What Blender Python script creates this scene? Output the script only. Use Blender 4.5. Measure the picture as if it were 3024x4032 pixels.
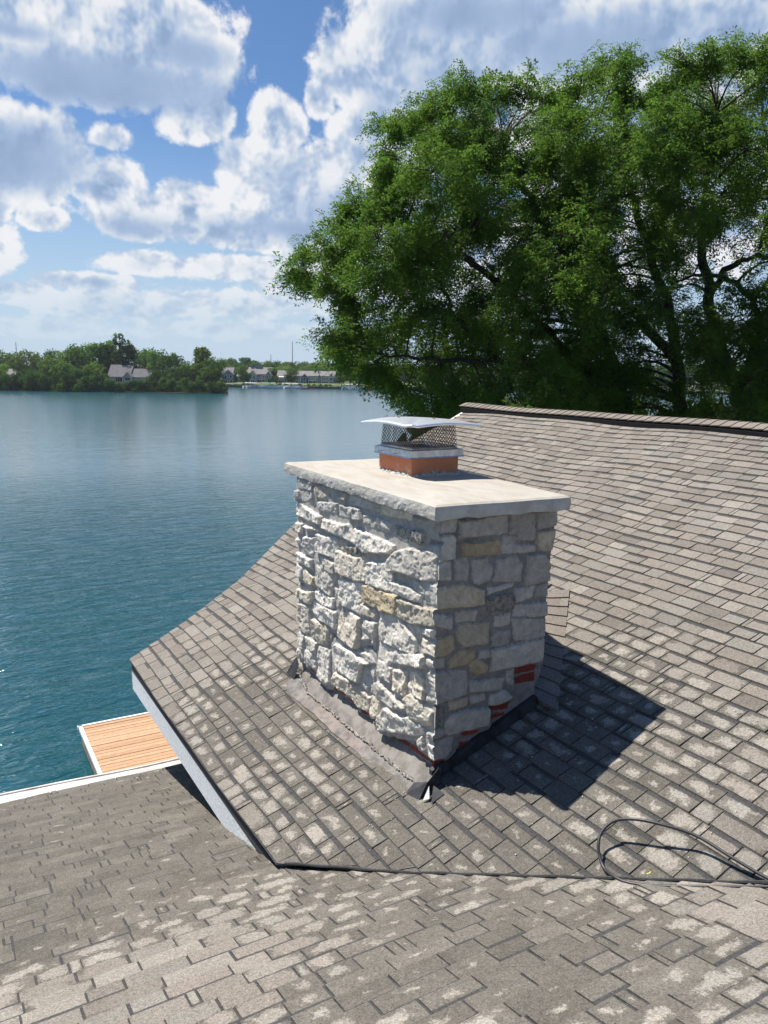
import bpy, math, random
import numpy as np
from mathutils import Vector, Matrix

# ------------------------------------------------------------------ camera, world, sun, exposure
S = bpy.context.scene
COL = S.collection
for o in list(bpy.data.objects):
    bpy.data.objects.remove(o)
CAMZ = 8.5
# world axes: X across the big roof (up its slope), Y along its ridge towards the lake, Z up, water at z = 0
RT = Vector((0.865638, -0.500498, 0.013106))
DN = Vector((-0.077359, -0.159566, -0.984152))
FW = Vector((0.494658, 0.850905, -0.176845))
FPX = 3111.2
cam = bpy.data.cameras.new('camera')
camo = bpy.data.objects.new('camera', cam)
COL.objects.link(camo)
mt = Matrix((RT, -DN, -FW)).transposed().to_4x4()
mt.translation = (0, 0, CAMZ)
camo.matrix_world = mt
cam.sensor_fit = 'VERTICAL'
cam.sensor_height = 36.0
cam.sensor_width = 27.0
cam.lens = 36.0 * FPX / 4032.0
cam.clip_start = 0.05
cam.clip_end = 9000
S.camera = camo
S.view_settings.view_transform = 'Standard'
S.view_settings.look = 'None'
S.view_settings.gamma = 1
S.view_settings.exposure = 0.60
S.render.engine = 'CYCLES'

SUNV = Vector((0.262, -0.470, -1.0)).normalized()      # direction the light travels
sl = bpy.data.lights.new('sun', 'SUN')
sl.energy = 5.0
sl.angle = math.radians(0.5)
sl.color = (1.0, 0.945, 0.865)
suno = bpy.data.objects.new('sun', sl)
COL.objects.link(suno)
suno.rotation_euler = SUNV.to_track_quat('-Z', 'Y').to_euler()
suno.location = (0, 0, 60)
TS = -SUNV
SUN_EL = math.asin(TS.z)
SUN_AZ = math.atan2(TS.x, TS.y)


class NT:
    """tiny node helper"""
    def __init__(s, tree):
        s.t = tree; s.n = tree.nodes; s.l = tree.links
    def node(s, typ, **kw):
        n = s.n.new(typ)
        for k, v in kw.items():
            if k == 'inp':
                for kk, vv in v.items():
                    s.set(n.inputs[kk], vv)
            else:
                setattr(n, k, v)
        return n
    def set(s, sock, v):
        if hasattr(v, 'is_output') or isinstance(v, bpy.types.NodeSocket):
            s.l.new(v, sock)
        else:
            sock.default_value = v
    def math(s, op, a, b=0.0, c=0.0, clamp=False):
        n = s.n.new('ShaderNodeMath'); n.operation = op; n.use_clamp = clamp
        s.set(n.inputs[0], a); s.set(n.inputs[1], b); s.set(n.inputs[2], c)
        return n.outputs[0]
    def vmath(s, op, a, b=(0, 0, 0), scale=None):
        n = s.n.new('ShaderNodeVectorMath'); n.operation = op
        s.set(n.inputs[0], a); s.set(n.inputs[1], b)
        if scale is not None: s.set(n.inputs['Scale'], scale)
        return n.outputs['Value'] if op in ('LENGTH', 'DISTANCE', 'DOT_PRODUCT') else n.outputs[0]
    def mix(s, f, a, b, mode='MIX'):
        n = s.n.new('ShaderNodeMix'); n.data_type = 'RGBA'; n.blend_type = mode
        s.set(n.inputs[0], f)
        for i, v in ((6, a), (7, b)):
            if isinstance(v, tuple) and len(v) == 3: v = v + (1,)
            s.set(n.inputs[i], v)
        return n.outputs[2]
    def noise(s, vec, scale, detail=4, rough=0.5, dist=0.0, typ=None, lac=2.0):
        n = s.n.new('ShaderNodeTexNoise')
        if typ: n.noise_type = typ
        if vec is not None: s.l.new(vec, n.inputs['Vector'])
        n.inputs['Scale'].default_value = scale; n.inputs['Detail'].default_value = detail
        n.inputs['Roughness'].default_value = rough; n.inputs['Distortion'].default_value = dist
        n.inputs['Lacunarity'].default_value = lac
        return n.outputs['Fac']
    def ramp(s, v, a, b, c=0.0, d=1.0, smooth=True):
        n = s.n.new('ShaderNodeMapRange'); n.interpolation_type = 'SMOOTHSTEP' if smooth else 'LINEAR'
        s.set(n.inputs['Value'], v)
        s.set(n.inputs['From Min'], a); s.set(n.inputs['From Max'], b)
        s.set(n.inputs['To Min'], c); s.set(n.inputs['To Max'], d)
        return n.outputs[0]
    def bump(s, h, strength=0.5, dist=0.01):
        n = s.n.new('ShaderNodeBump'); n.inputs['Strength'].default_value = strength
        n.inputs['Distance'].default_value = dist; s.l.new(h, n.inputs['Height'])
        return n.outputs[0]


# ------------------------------------------------------------------ sky: Nishita with procedural cumulus
W = bpy.data.worlds.new('World'); S.world = W; W.use_nodes = True
W.cycles.sampling_method = 'MANUAL'; W.cycles.sample_map_resolution = 512
t = NT(W.node_tree); t.n.clear()
sky = t.node('ShaderNodeTexSky', sky_type='NISHITA', sun_disc=False, sun_elevation=SUN_EL, sun_rotation=SUN_AZ,
             altitude=200, air_density=1.0, dust_density=0.4, ozone_density=2.5)
tc = t.node('ShaderNodeTexCoord')
D = tc.outputs['Generated']
sep = t.node('ShaderNodeSeparateXYZ', inp={0: D})
az = t.math('MULTIPLY', t.math('ARCTAN2', sep.outputs[0], sep.outputs[1]), 57.2958)
el = t.math('MULTIPLY', t.math('ARCSINE', sep.outputs[2]), 57.2958)
AE = t.node('ShaderNodeCombineXYZ', inp={0: az, 1: el, 2: 0.0}).outputs[0]


def azel(px, py):
    v = (RT * (px - 1512) + DN * (py - 2016) + FW * FPX).normalized()
    return math.degrees(math.atan2(v.x, v.y)), math.degrees(math.asin(v.z))


# cumulus masses: (x, y, rx, ry, weight) as seen from the roof, stored as azimuth / elevation ellipses
CL = [(330, 40, 660, 190, 1.15), (380, 250, 600, 210, 1.15), (40, 600, 400, 240, 1.15), (770, 460, 175, 125, 1.0), (700, 240, 270, 250, 1.1),
      (420, 545, 110, 70, .55),
      (440, 740, 150, 160, 1.0), (560, 850, 260, 120, 1.0), (1090, 500, 140, 170, 1.05), (1020, 680, 220, 170, 1.1), (760, 800, 180, 110, .95),
      (1300, 760, 380, 230, 1.15), (1050, 900, 520, 120, 1.05), (1480, 260, 260, 230, 1.1), (1520, 560, 260, 240, 1.05), (1900, 120, 640, 330, 1.25), (1650, 420, 330, 330, 1.15),
      (1255, 400, 75, 90, .8), (2700, 100, 700, 320, 1.1), (2400, 560, 600, 330, 1.1), (2900, 800, 420, 330, .9), (2200, 1000, 700, 200, .8),
      (170, 860, 120, 60, .75), (0, 810, 60, 110, .75), (0, 960, 90, 160, .6), (560, 1030, 230, 60, .7), (900, 1050, 330, 70, .75),
      (340, 1110, 260, 45, .72), (1350, 1000, 300, 120, .9), (90, 1150, 190, 60, .66), (480, 1200, 460, 75, .74), (1000, 1200, 460, 75, .74), (150, 1290, 400, 50, .62), (900, 1300, 500, 50, .62), (1150, 1100, 240, 70, .7), (1700, 1180, 600, 90, .7)]
DK = [(380, 330, 640, 150, 1.0), (120, 640, 360, 190, .75), (1750, 380, 230, 240, .5), (1350, 830, 330, 90, .5), (2500, 500, 500, 300, .5), (750, 210, 220, 100, .8), (60, 120, 220, 60, .6), (1900, 60, 500, 130, .8), (2300, 180, 600, 190, .75),
      (540, 900, 230, 70, .55), (1150, 900, 420, 60, .6), (1500, 470, 130, 200, .4), (1120, 700, 120, 90, .35)]


def blobs(lst, vec, soft):
    cur = None
    for (x, y, rx, ry, w) in lst:
        a, e = azel(x, y); a2, e2 = azel(x + rx, y); a3, e3 = azel(x, y - ry)
        ra = abs(a2 - a); re = abs(e3 - e)
        q = t.vmath('SUBTRACT', vec, (a, e, 0)); q = t.vmath('MULTIPLY', q, (1 / ra, 1 / re, 0))
        v = t.math('MULTIPLY_ADD', t.vmath('LENGTH', q), -w * soft, w)
        cur = v if cur is None else t.math('SMOOTH_MAX', cur, v, 0.12)
    return cur


def cloud_noise(vec, dv=6.0, df=10):
    wv = t.node('ShaderNodeTexNoise', inp={'Vector': vec, 'Scale': 0.22, 'Detail': 2.0})
    vv = t.vmath('ADD', vec, t.vmath('SCALE', t.vmath('SUBTRACT', wv.outputs['Color'], (.5, .5, .5)), scale=1.5))
    vo = t.node('ShaderNodeTexVoronoi', feature='F1', normalize=True, inp={'Vector': vv, 'Scale': 0.50, 'Detail': dv, 'Roughness': 0.60, 'Lacunarity': 2.2})
    puff = t.math('SUBTRACT', 0.50, vo.outputs['Distance'])
    f = t.noise(vv, 0.33, df, 0.60)
    return t.math('ADD', t.math('MULTIPLY', puff, 0.75), t.math('MULTIPLY', t.math('SUBTRACT', f, 0.5), 1.5))


def squash(vec):   # finer, flatter clouds towards the horizon
    s2 = t.node('ShaderNodeSeparateXYZ', inp={0: vec})
    ek = t.math('MULTIPLY', t.math('POWER', t.math('MAXIMUM', s2.outputs[1], 0.01), .62), 4.6)
    ak = t.math('MULTIPLY', s2.outputs[0], 1.1)
    return t.node('ShaderNodeCombineXYZ', inp={0: ak, 1: ek, 2: 3.7}).outputs[0]


base = blobs(CL, AE, 1.0)
n0 = cloud_noise(squash(AE))
s0_ = cloud_noise(squash(AE), 2.4, 3.0)
n1 = cloud_noise(squash(t.vmath('ADD', AE, (-0.60, 0.85, 0))), 2.4, 3.0)       # a step towards the sun
n2 = t.noise(t.vmath('ADD', squash(AE), (-2.0, 2.5, 7)), 0.22, 3, 0.5)
dens0 = t.math('ADD', t.math('MULTIPLY', base, 1.25), t.math('MULTIPLY', n0, 0.92))
alpha = t.ramp(dens0, 0.14, 0.40)
lit = t.ramp(t.math('ADD', t.math('SUBTRACT', s0_, n1), t.math('MULTIPLY', t.math('SUBTRACT', n0, s0_), 0.22)), -0.34, 0.26)
thick = t.ramp(dens0, 0.30, 1.00)
dark = t.ramp(t.math('ADD', blobs(DK, AE, 1.0), t.math('MULTIPLY', n0, 0.30)), -0.10, 0.75)
shade = t.math('SUBTRACT', t.math('MULTIPLY_ADD', lit, 0.95, 0.36), t.math('MULTIPLY', thick, 0.40))
shade = t.math('ADD', shade, t.math('MULTIPLY', t.math('SUBTRACT', n2, 0.5), 1.1))
flat = t.math('MULTIPLY_ADD', t.math('SUBTRACT', n2, 0.5), 0.60, 0.13)
dk_ = t.math('MULTIPLY', dark, 0.95)
shade = t.math('ADD', t.math('MULTIPLY', shade, t.math('SUBTRACT', 1.0, dk_)), t.math('MULTIPLY', flat, dk_), clamp=True)
cc = t.node('ShaderNodeValToRGB'); cr = cc.color_ramp
cr.elements[0].position = 0.0; cr.elements[0].color = (3.5, 4.9, 7.3, 1)
cr.elements[1].position = 1.0; cr.elements[1].color = (10.9, 11.0, 11.3, 1)
e_ = cr.elements.new(0.35); e_.color = (5.1, 6.5, 8.9, 1)
e_ = cr.elements.new(0.65); e_.color = (7.6, 8.5, 9.8, 1)
t.l.new(shade, cc.inputs[0])
hz = t.ramp(el, 0.0, 9.0, 0.62, 0.0)
ccol = t.mix(hz, cc.outputs[0], (7.6, 8.8, 9.9))
ahz = t.math('MULTIPLY', alpha, t.ramp(el, 0.0, 7.0, 0.25, 1.0))
ahz = t.math('MULTIPLY', ahz, 0.97)
skyc = t.mix(1.0, sky.outputs[0], (0.86, 1.10, 1.34), 'MULTIPLY')
skyc = t.mix(t.ramp(el, -2.0, 17.0, 0.95, 0.0), skyc, (6.6, 8.3, 10.1))
bg = t.node('ShaderNodeBackground', inp={'Color': t.mix(ahz, skyc, ccol), 'Strength': 0.054})
out = t.node('ShaderNodeOutputWorld')
t.l.new(bg.outputs[0], out.inputs[0])


# ------------------------------------------------------------------ helpers
def tag(o, label=None, cat=None, group=None, kind=None):
    if label: o['label'] = label
    if cat: o['category'] = cat
    if group: o['group'] = group
    if kind: o['kind'] = kind
    return o


def thing(name, label, cat, loc=(0, 0, 0), rz=0, group=None):
    o = bpy.data.objects.new(name, None); COL.objects.link(o)
    o.empty_display_size = 0.3
    o.location = loc; o.rotation_euler = (0, 0, rz)
    return tag(o, label, cat, group)


def add(name, me, parent=None):
    o = bpy.data.objects.new(name, me); COL.objects.link(o)
    if parent is not None: o.parent = parent
    return o


def copy_tree(o, parent=None):
    c = o.copy(); COL.objects.link(c)
    if parent is not None: c.parent = parent
    for ch in o.children: copy_tree(ch, c)
    return c


def quadmesh(name, V, F, mat, colors=None, uv=None, smooth=False, attrs=None):
    """V (n,3) array, F (m,k) int array of equal-size faces (or a list of lists)"""
    me = bpy.data.meshes.new(name)
    V = np.asarray(V, np.float32)
    if isinstance(F, np.ndarray):
        k = F.shape[1]; m = F.shape[0]
        me.vertices.add(len(V)); me.vertices.foreach_set('co', V.ravel())
        me.loops.add(m * k); me.loops.foreach_set('vertex_index', F.astype(np.int32).ravel())
        me.polygons.add(m); me.polygons.foreach_set('loop_start', np.arange(0, m * k, k, dtype=np.int32))
        me.update(calc_edges=True)
    else:
        me.from_pydata([tuple(map(float, v)) for v in V], [], F)
    mats = mat if isinstance(mat, (list, tuple)) else [mat]
    for mm in mats: me.materials.append(mm)
    if colors is not None:
        a = me.color_attributes.new('tint', 'FLOAT_COLOR', 'POINT')
        c = np.ones((len(V), 4), np.float32); c[:, :colors.shape[1]] = colors
        a.data.foreach_set('color', c.ravel())
    if uv is not None:
        l = me.uv_layers.new(name='UVMap')
        l.data.foreach_set('uv', np.asarray(uv, np.float32).ravel())
    if smooth: me.polygons.foreach_set('use_smooth', [True] * len(me.polygons))
    me.validate(clean_customdata=False)
    return me


class MB:
    """collects simple shapes into one mesh"""
    def __init__(s): s.v = []; s.f = []; s.mi = []
    def poly(s, pts, m=0):
        b = len(s.v); s.v += [tuple(p) for p in pts]; s.f.append(list(range(b, b + len(pts)))); s.mi.append(m)
    def hexa(s, c, m=0):       # 8 corners: 4 bottom ring, 4 top ring
        b = len(s.v); s.v += [tuple(p) for p in c]
        for q in ((3, 2, 1, 0), (4, 5, 6, 7), (0, 1, 5, 4), (1, 2, 6, 5), (2, 3, 7, 6), (3, 0, 4, 7)):
            s.f.append([b + i for i in q]); s.mi.append(m)
    def box(s, a, b, m=0):
        x0, y0, z0 = a; x1, y1, z1 = b
        s.hexa([(x0, y0, z0), (x1, y0, z0), (x1, y1, z0), (x0, y1, z0), (x0, y0, z1), (x1, y0, z1), (x1, y1, z1), (x0, y1, z1)], m)
    def prism(s, ring0, ring1, m=0, caps=True):
        b = len(s.v); n = len(ring0); s.v += [tuple(p) for p in ring0] + [tuple(p) for p in ring1]
        for i in range(n):
            j = (i + 1) % n; s.f.append([b + i, b + j, b + n + j, b + n + i]); s.mi.append(m)
        if caps:
            s.f.append([b + i for i in reversed(range(n))]); s.mi.append(m)
            s.f.append([b + n + i for i in range(n)]); s.mi.append(m)
    def tube(s, pts, rad, n=8, m=0, caps=True):
        pts = [Vector(p) for p in pts]
        R = rad if isinstance(rad, (list, tuple)) else [rad] * len(pts)
        prev = None; up = Vector((0, 0, 1)); b0 = len(s.v)
        for i, p in enumerate(pts):
            d = (pts[min(i + 1, len(pts) - 1)] - pts[max(i - 1, 0)])
            d = d.normalized() if d.length > 1e-9 else Vector((0, 0, 1))
            if prev is None:
                a = d.cross(up)
                if a.length < .1: a = d.cross(Vector((1, 0, 0)))
                a.normalize()
            else:
                a = prev - d * prev.dot(d)
                a = a.normalized() if a.length > 1e-6 else d.orthogonal().normalized()
            prev = a; c = d.cross(a)
            for k in range(n):
                an = 2 * math.pi * k / n
                s.v.append(tuple(p + (a * math.cos(an) + c * math.sin(an)) * R[i]))
        for i in range(len(pts) - 1):
            for k in range(n):
                k2 = (k + 1) % n
                s.f.append([b0 + i * n + k, b0 + i * n + k2, b0 + (i + 1) * n + k2, b0 + (i + 1) * n + k]); s.mi.append(m)
        if caps:
            s.f.append([b0 + k for k in reversed(range(n))]); s.mi.append(m)
            s.f.append([b0 + (len(pts) - 1) * n + k for k in range(n)]); s.mi.append(m)
    def mesh(s, name, mat, smooth=False):
        me = bpy.data.meshes.new(name); me.from_pydata(s.v, [], s.f)
        for mm in (mat if isinstance(mat, (list, tuple)) else [mat]): me.materials.append(mm)
        me.polygons.foreach_set('material_index', s.mi)
        if smooth: me.polygons.foreach_set('use_smooth', [True] * len(me.polygons))
        me.update()
        return me
    def build(s, name, mat, parent=None, smooth=False):
        return add(name, s.mesh(name, mat, smooth), parent)


# value noise in numpy
def _h(ix, iy, iz, seed):
    n = (ix * 374761393 + iy * 668265263 + iz * 2147483647 + seed * 974634777) & 0xffffffff
    n = ((n ^ (n >> 13)) * 1274126177) & 0xffffffff
    return ((n ^ (n >> 16)) & 0xffff) / 65535.0
def vnoise(x, y, z=0, seed=0):
    x = np.asarray(x, float); y = np.asarray(y, float); z = np.zeros_like(x) + z
    ix = np.floor(x).astype(np.int64); iy = np.floor(y).astype(np.int64); iz = np.floor(z).astype(np.int64)
    fx, fy, fz = x - ix, y - iy, z - iz
    fx = fx * fx * (3 - 2 * fx); fy = fy * fy * (3 - 2 * fy); fz = fz * fz * (3 - 2 * fz)
    r = 0
    for dx in (0, 1):
        for dy in (0, 1):
            for dz in (0, 1):
                w = (fx if dx else 1 - fx) * (fy if dy else 1 - fy) * (fz if dz else 1 - fz)
                r = r + w * _h(ix + dx, iy + dy, iz + dz, seed)
    return r
def fbm(x, y, z=0, oct=4, seed=0, gain=.5):
    r = 0; a = 1.0; tot = 0
    for i in range(oct):
        r = r + a * vnoise(x * 2 ** i, y * 2 ** i, np.asarray(z) * 2 ** i, seed + i); tot += a; a *= gain
    return r / tot
def sst(x, a, b):
    q = np.clip((x - a) / (b - a), 0, 1); return q * q * (3 - 2 * q)


def mat(name, col, rough=0.7, metal=0.0, nscale=None, namp=0.3, bump=0.0, bscale=None, bdist=0.01, spec=0.5, detail=5):
    m = bpy.data.materials.new(name); m.use_nodes = True
    q = NT(m.node_tree); b = q.n['Principled BSDF']
    b.inputs['Roughness'].default_value = rough; b.inputs['Metallic'].default_value = metal
    b.inputs['Specular IOR Level'].default_value = spec
    c = tuple(col) + (1,)
    geo = q.node('ShaderNodeNewGeometry').outputs['Position']
    if nscale:
        f = q.noise(geo, nscale, detail, 0.6)
        lo = tuple(x * (1 - namp) for x in col); hi = tuple(min(1, x * (1 + namp)) for x in col)
        q.l.new(q.mix(q.ramp(f, 0.3, 0.7), lo, hi), b.inputs['Base Color'])
    else:
        b.inputs['Base Color'].default_value = c
    if bump:
        q.l.new(q.bump(q.noise(geo, bscale or nscale, 6, 0.65), bump, bdist), b.inputs['Normal'])
    return m


def ray(px, py):
    return RT * ((px - 1512) / FPX) + DN * ((py - 2016) / FPX) + FW
def at_z(px, py, z):
    v = ray(px, py); k = (z - CAMZ) / v.z
    return Vector((v.x * k, v.y * k, z))
def at_d(px, py, d):          # forward distance d from the camera
    v = ray(px, py); return Vector((0, 0, CAMZ)) + v * d

# ------------------------------------------------------------------ materials
def shingle_mat():
    m = bpy.data.materials.new('asphalt_shingle'); m.use_nodes = True
    q = NT(m.node_tree); b = q.n['Principled BSDF']
    geo = q.node('ShaderNodeNewGeometry').outputs['Position']
    at = q.node('ShaderNodeAttribute', attribute_name='tint')
    sp = q.node('ShaderNodeSeparateColor', inp={0: at.outputs['Color']})
    tone, stain, band = sp.outputs[0], sp.outputs[1], sp.outputs[2]
    uv = q.node('ShaderNodeUVMap', uv_map='UVMap').outputs[0]
    su = q.node('ShaderNodeSeparateXYZ', inp={0: uv}); x, y = su.outputs[0], su.outputs[1]
    wob = q.noise(geo, 26, 3, .6); wob2 = q.noise(geo, 70, 2, .6)
    wb = q.math('ADD', q.math('MULTIPLY', q.math('SUBTRACT', wob, .5), 1.3), q.math('MULTIPLY', q.math('SUBTRACT', wob2, .5), .9))
    ox = q.math('MULTIPLY', q.math('SUBTRACT', q.noise(geo, 7.3, 2, .5), .5), 1.9); oy = q.math('MULTIPLY', q.math('SUBTRACT', q.noise(q.vmath('ADD', geo, (9, 3, 1)), 8.1, 2, .5), .5), 1.6)
    ax = q.math('ABSOLUTE', q.math('ADD', q.math('MULTIPLY_ADD', x, 2, -1), ox)); ay = q.math('ABSOLUTE', q.math('ADD', q.math('MULTIPLY_ADD', y, 2, -0.86), oy))
    cd = q.math('POWER', q.math('ADD', q.math('POWER', ax, 3.0), q.math('POWER', ay, 3.0)), .3333)
    T = q.math('MULTIPLY_ADD', stain, -1.35, 1.42)
    sm = q.ramp(q.math('SUBTRACT', q.math('ADD', cd, q.math('MULTIPLY', wb, .9)), T), -.16, .20)
    sm = q.math('MULTIPLY', sm, q.ramp(stain, 0.03, 0.25))
    big = q.noise(geo, 0.9, 4, .6)
    c0 = q.mix(tone, (.136, .121, .102), (.278, .250, .216))
    c0 = q.mix(q.ramp(q.noise(geo, 3.1, 3), .35, .7, 0, .30), c0, (.255, .234, .200))
    cst = q.mix(wob, (.056, .051, .042), (.106, .097, .081))
    c0 = q.mix(q.ramp(stain, .25, .7, 0, .55), c0, (.37, .345, .30))
    c0 = q.mix(q.math('MULTIPLY', q.ramp(at.outputs['Alpha'], .55, 1.0), .38), c0, (.215, .175, .150))
    c0 = q.mix(q.math('MULTIPLY', q.ramp(at.outputs['Alpha'], .35, .0), .30), c0, (.225, .228, .205))
    cst = q.mix(q.math('MULTIPLY', tone, .85), cst, (.150, .137, .116))
    streak = q.ramp(q.noise(q.vmath('MULTIPLY', geo, (3.2, 3.2, 3.2)), 1.7, 5, .7, .6), .42, .62, 0, .85)
    c1 = q.mix(q.math('MULTIPLY', sm, q.math('SUBTRACT', .97, q.math('MULTIPLY', streak, .16))), c0, cst)
    c1 = q.mix(q.ramp(big, .35, .7, 0, .22), c1, (.13, .12, .105))
    # darker granule band that shows under the course above
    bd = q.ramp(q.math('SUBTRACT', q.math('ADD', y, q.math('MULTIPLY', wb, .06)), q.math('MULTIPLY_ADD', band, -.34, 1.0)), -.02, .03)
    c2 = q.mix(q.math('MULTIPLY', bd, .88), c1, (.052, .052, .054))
    # granules
    g1 = q.noise(geo, 330, 2, .8); g2 = q.noise(geo, 900, 1, .5)
    gr = q.math('ADD', q.math('MULTIPLY', g1, .9), q.math('MULTIPLY', g2, .5))
    gf = q.ramp(gr, .42, .98, .42, 1.62, False)
    cg = q.node('ShaderNodeCombineXYZ', inp={0: gf, 1: gf, 2: gf}).outputs[0]
    c3 = q.mix(1.0, c2, cg, 'MULTIPLY')
    g3 = q.math('ADD', q.math('MULTIPLY', q.noise(geo, 125, 2, .7), .6), q.math('MULTIPLY', q.noise(geo, 62, 3, .7), .5))
    gf3 = q.ramp(g3, .36, .74, .52, 1.50, False)
    c3 = q.mix(1.0, c3, q.node('ShaderNodeCombineXYZ', inp={0: gf3, 1: gf3, 2: gf3}).outputs[0], 'MULTIPLY')
    sparkle = q.ramp(q.noise(geo, 140, 0, .5), .80, .86)
    c3 = q.mix(q.math('MULTIPLY', sparkle, .5), c3, (.5, .48, .44))
    q.l.new(c3, b.inputs['Base Color'])
    b.inputs['Roughness'].default_value = .95; b.inputs['Specular IOR Level'].default_value = .25
    h = q.math('ADD', q.math('MULTIPLY', g1, 1.0), q.math('MULTIPLY', q.noise(geo, 60, 3), 1.5))
    q.l.new(q.bump(h, .55, .004), b.inputs['Normal'])
    return m


M = {}
M['shingle'] = shingle_mat()
M['felt'] = mat('dark_shingle_underlay', (.045, .045, .047), .95, nscale=60, bump=.3, bdist=.004)
M['vent'] = mat('black_ridge_vent_plastic', (.010, .010, .011), .9, spec=.1)
M['fascia'] = mat('pale_painted_fascia_board', (.74, .77, .77), .7, nscale=35, namp=.12, bump=1.0, bscale=55, bdist=.012)
M['gutter'] = mat('weathered_white_gutter', (.56, .525, .50), .55, nscale=2.6, namp=.30, bump=.2, bscale=20)
M['wall'] = mat('grey_house_siding', (.32, .34, .35), .8, nscale=3, namp=.1)
M['rubber'] = mat('black_cable_rubber', (.035, .035, .038), .45, nscale=90, namp=.35, bump=.3, bdist=.002)
M['tin'] = mat('dark_bent_flashing', (.030, .031, .036), .7, metal=.0, nscale=12, namp=.5)
M['tinpale'] = mat('bare_bent_aluminium', (.72, .72, .70), .4, metal=.2, nscale=20, namp=.15)
M['alu'] = mat('bright_aluminium_lid', (.88, .90, .92), .33, metal=.75, nscale=9, namp=.05, bump=.25, bscale=7, bdist=.02)
M['galv'] = mat('galvanised_cap_base', (.55, .56, .57), .38, metal=.9, nscale=14, namp=.2, bump=.15, bscale=10, bdist=.01)
M['wire'] = mat('dark_steel_screen', (.075, .06, .055), .5, metal=.6)
M['brass'] = mat('brass_wing_nut', (.35, .25, .10), .4, metal=.8)
M['leaf'] = mat('yellow_fallen_leaf', (.62, .60, .08), .6)
M['orange'] = mat('apricot_decking', (.62, .34, .14), .6, nscale=14, namp=.12)
M['white'] = mat('white_painted_metal', (.78, .77, .76), .45, nscale=5, namp=.08)
M['steel'] = mat('tarnished_ladder_tube', (.20, .17, .14), .4, metal=.6)


def crown_mat():
    m = bpy.data.materials.new('concrete_crown'); m.use_nodes = True
    q = NT(m.node_tree); b = q.n['Principled BSDF']
    geo = q.node('ShaderNodeNewGeometry'); P = geo.outputs['Position']
    st = q.vmath('MULTIPLY', P, (1.0, .35, 1.0))
    f = q.noise(st, 6, 6, .6, 1.2)
    top = q.ramp(q.node('ShaderNodeSeparateXYZ', inp={0: geo.outputs['True Normal']}).outputs[2], .6, .9)
    ct = q.mix(q.ramp(f, .3, .72), (.36, .32, .262), (.45, .42, .365))
    ct = q.mix(q.ramp(q.noise(st, 2.2, 4, .6, .8), .45, .65, 0, .6), ct, (.43, .408, .362))
    cs = q.mix(q.ramp(q.noise(P, 9, 5, .6), .3, .7), (.40, .385, .345), (.54, .525, .48))
    c = q.mix(top, cs, ct)
    spk = q.ramp(q.noise(P, 190, 1), .72, .8)
    c = q.mix(q.math('MULTIPLY', spk, .35), c, (.25, .23, .2))
    q.l.new(c, b.inputs['Base Color']); b.inputs['Roughness'].default_value = .9
    h = q.math('ADD', q.noise(P, 28, 6, .65), q.math('MULTIPLY', q.noise(st, 90, 3), .4))
    q.l.new(q.bump(h, .5, .008), b.inputs['Normal'])
    return m
M['crown'] = crown_mat()


def stone_mat():
    m = bpy.data.materials.new('limestone_veneer'); m.use_nodes = True
    q = NT(m.node_tree); b = q.n['Principled BSDF']
    P = q.node('ShaderNodeNewGeometry').outputs['Position']
    at = q.node('ShaderNodeAttribute', attribute_name='tint')
    col = at.outputs['Color']; mot = at.outputs['Alpha']
    f = q.noise(P, 17, 7, .68, .6); f2 = q.noise(P, 60, 5, .7)
    s = q.ramp(f, .3, .7, .66, 1.22, False)
    sc = q.node('ShaderNodeCombineXYZ', inp={0: s, 1: s, 2: s}).outputs[0]
    c = q.mix(1.0, col, sc, 'MULTIPLY')
    # lichen on stones whose alpha is high, ochre veins on the others
    lich = q.math('MULTIPLY', q.ramp(q.noise(P, 24, 7, .72), .40, .62), q.ramp(mot, .6, .95))
    c = q.mix(q.math('MULTIPLY', lich, .85), c, (.09, .095, .085))
    och = q.math('MULTIPLY', q.ramp(q.noise(P, 11, 5, .7, 1.0), .56, .70), q.ramp(mot, .1, .5, 0, .55))
    c = q.mix(och, c, (.50, .36, .17))
    c = q.mix(q.ramp(f2, .60, .72, 0, .35), c, (.75, .74, .71))
    c = q.mix(q.ramp(f2, .40, .30, 0, .45), c, (.17, .165, .15))
    q.l.new(c, b.inputs['Base Color']); b.inputs['Roughness'].default_value = .92
    b.inputs['Specular IOR Level'].default_value = .3
    h = q.math('ADD', q.math('MULTIPLY', q.noise(P, 38, 9, .78), 1.0), q.math('MULTIPLY', q.noise(P, 110, 5, .75), .5))
    q.l.new(q.bump(h, .85, .012), b.inputs['Normal'])
    return m
M['stone'] = stone_mat()


def flue_mat():
    m = bpy.data.materials.new('terracotta_flue'); m.use_nodes = True
    q = NT(m.node_tree); b = q.n['Principled BSDF']
    P = q.node('ShaderNodeNewGeometry').outputs['Position']
    z = q.node('ShaderNodeSeparateXYZ', inp={0: P}).outputs[2]
    c = q.mix(q.noise(q.vmath('MULTIPLY', P, (1, 1, 4)), 8, 5, .6), (.50, .165, .075), (.64, .25, .12))
    f = q.noise(P, 13, 6, .65)
    low = q.ramp(z, 7.64, 7.80, .14, -.10, False)
    sm = q.ramp(q.math('ADD', f, low), .60, .66)
    c = q.mix(q.math('MULTIPLY', sm, .8), c, (.50, .46, .40))
    st = q.ramp(q.noise(q.vmath('MULTIPLY', P, (40, 40, 7)), 1.0, 3), .70, .76)
    c = q.mix(q.math('MULTIPLY', st, .6), c, (.6, .55, .48))
    q.l.new(c, b.inputs['Base Color']); b.inputs['Roughness'].default_value = .85
    q.l.new(q.bump(q.noise(P, 60, 5), .3, .004), b.inputs['Normal'])
    return m
M['flue'] = flue_mat()


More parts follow.
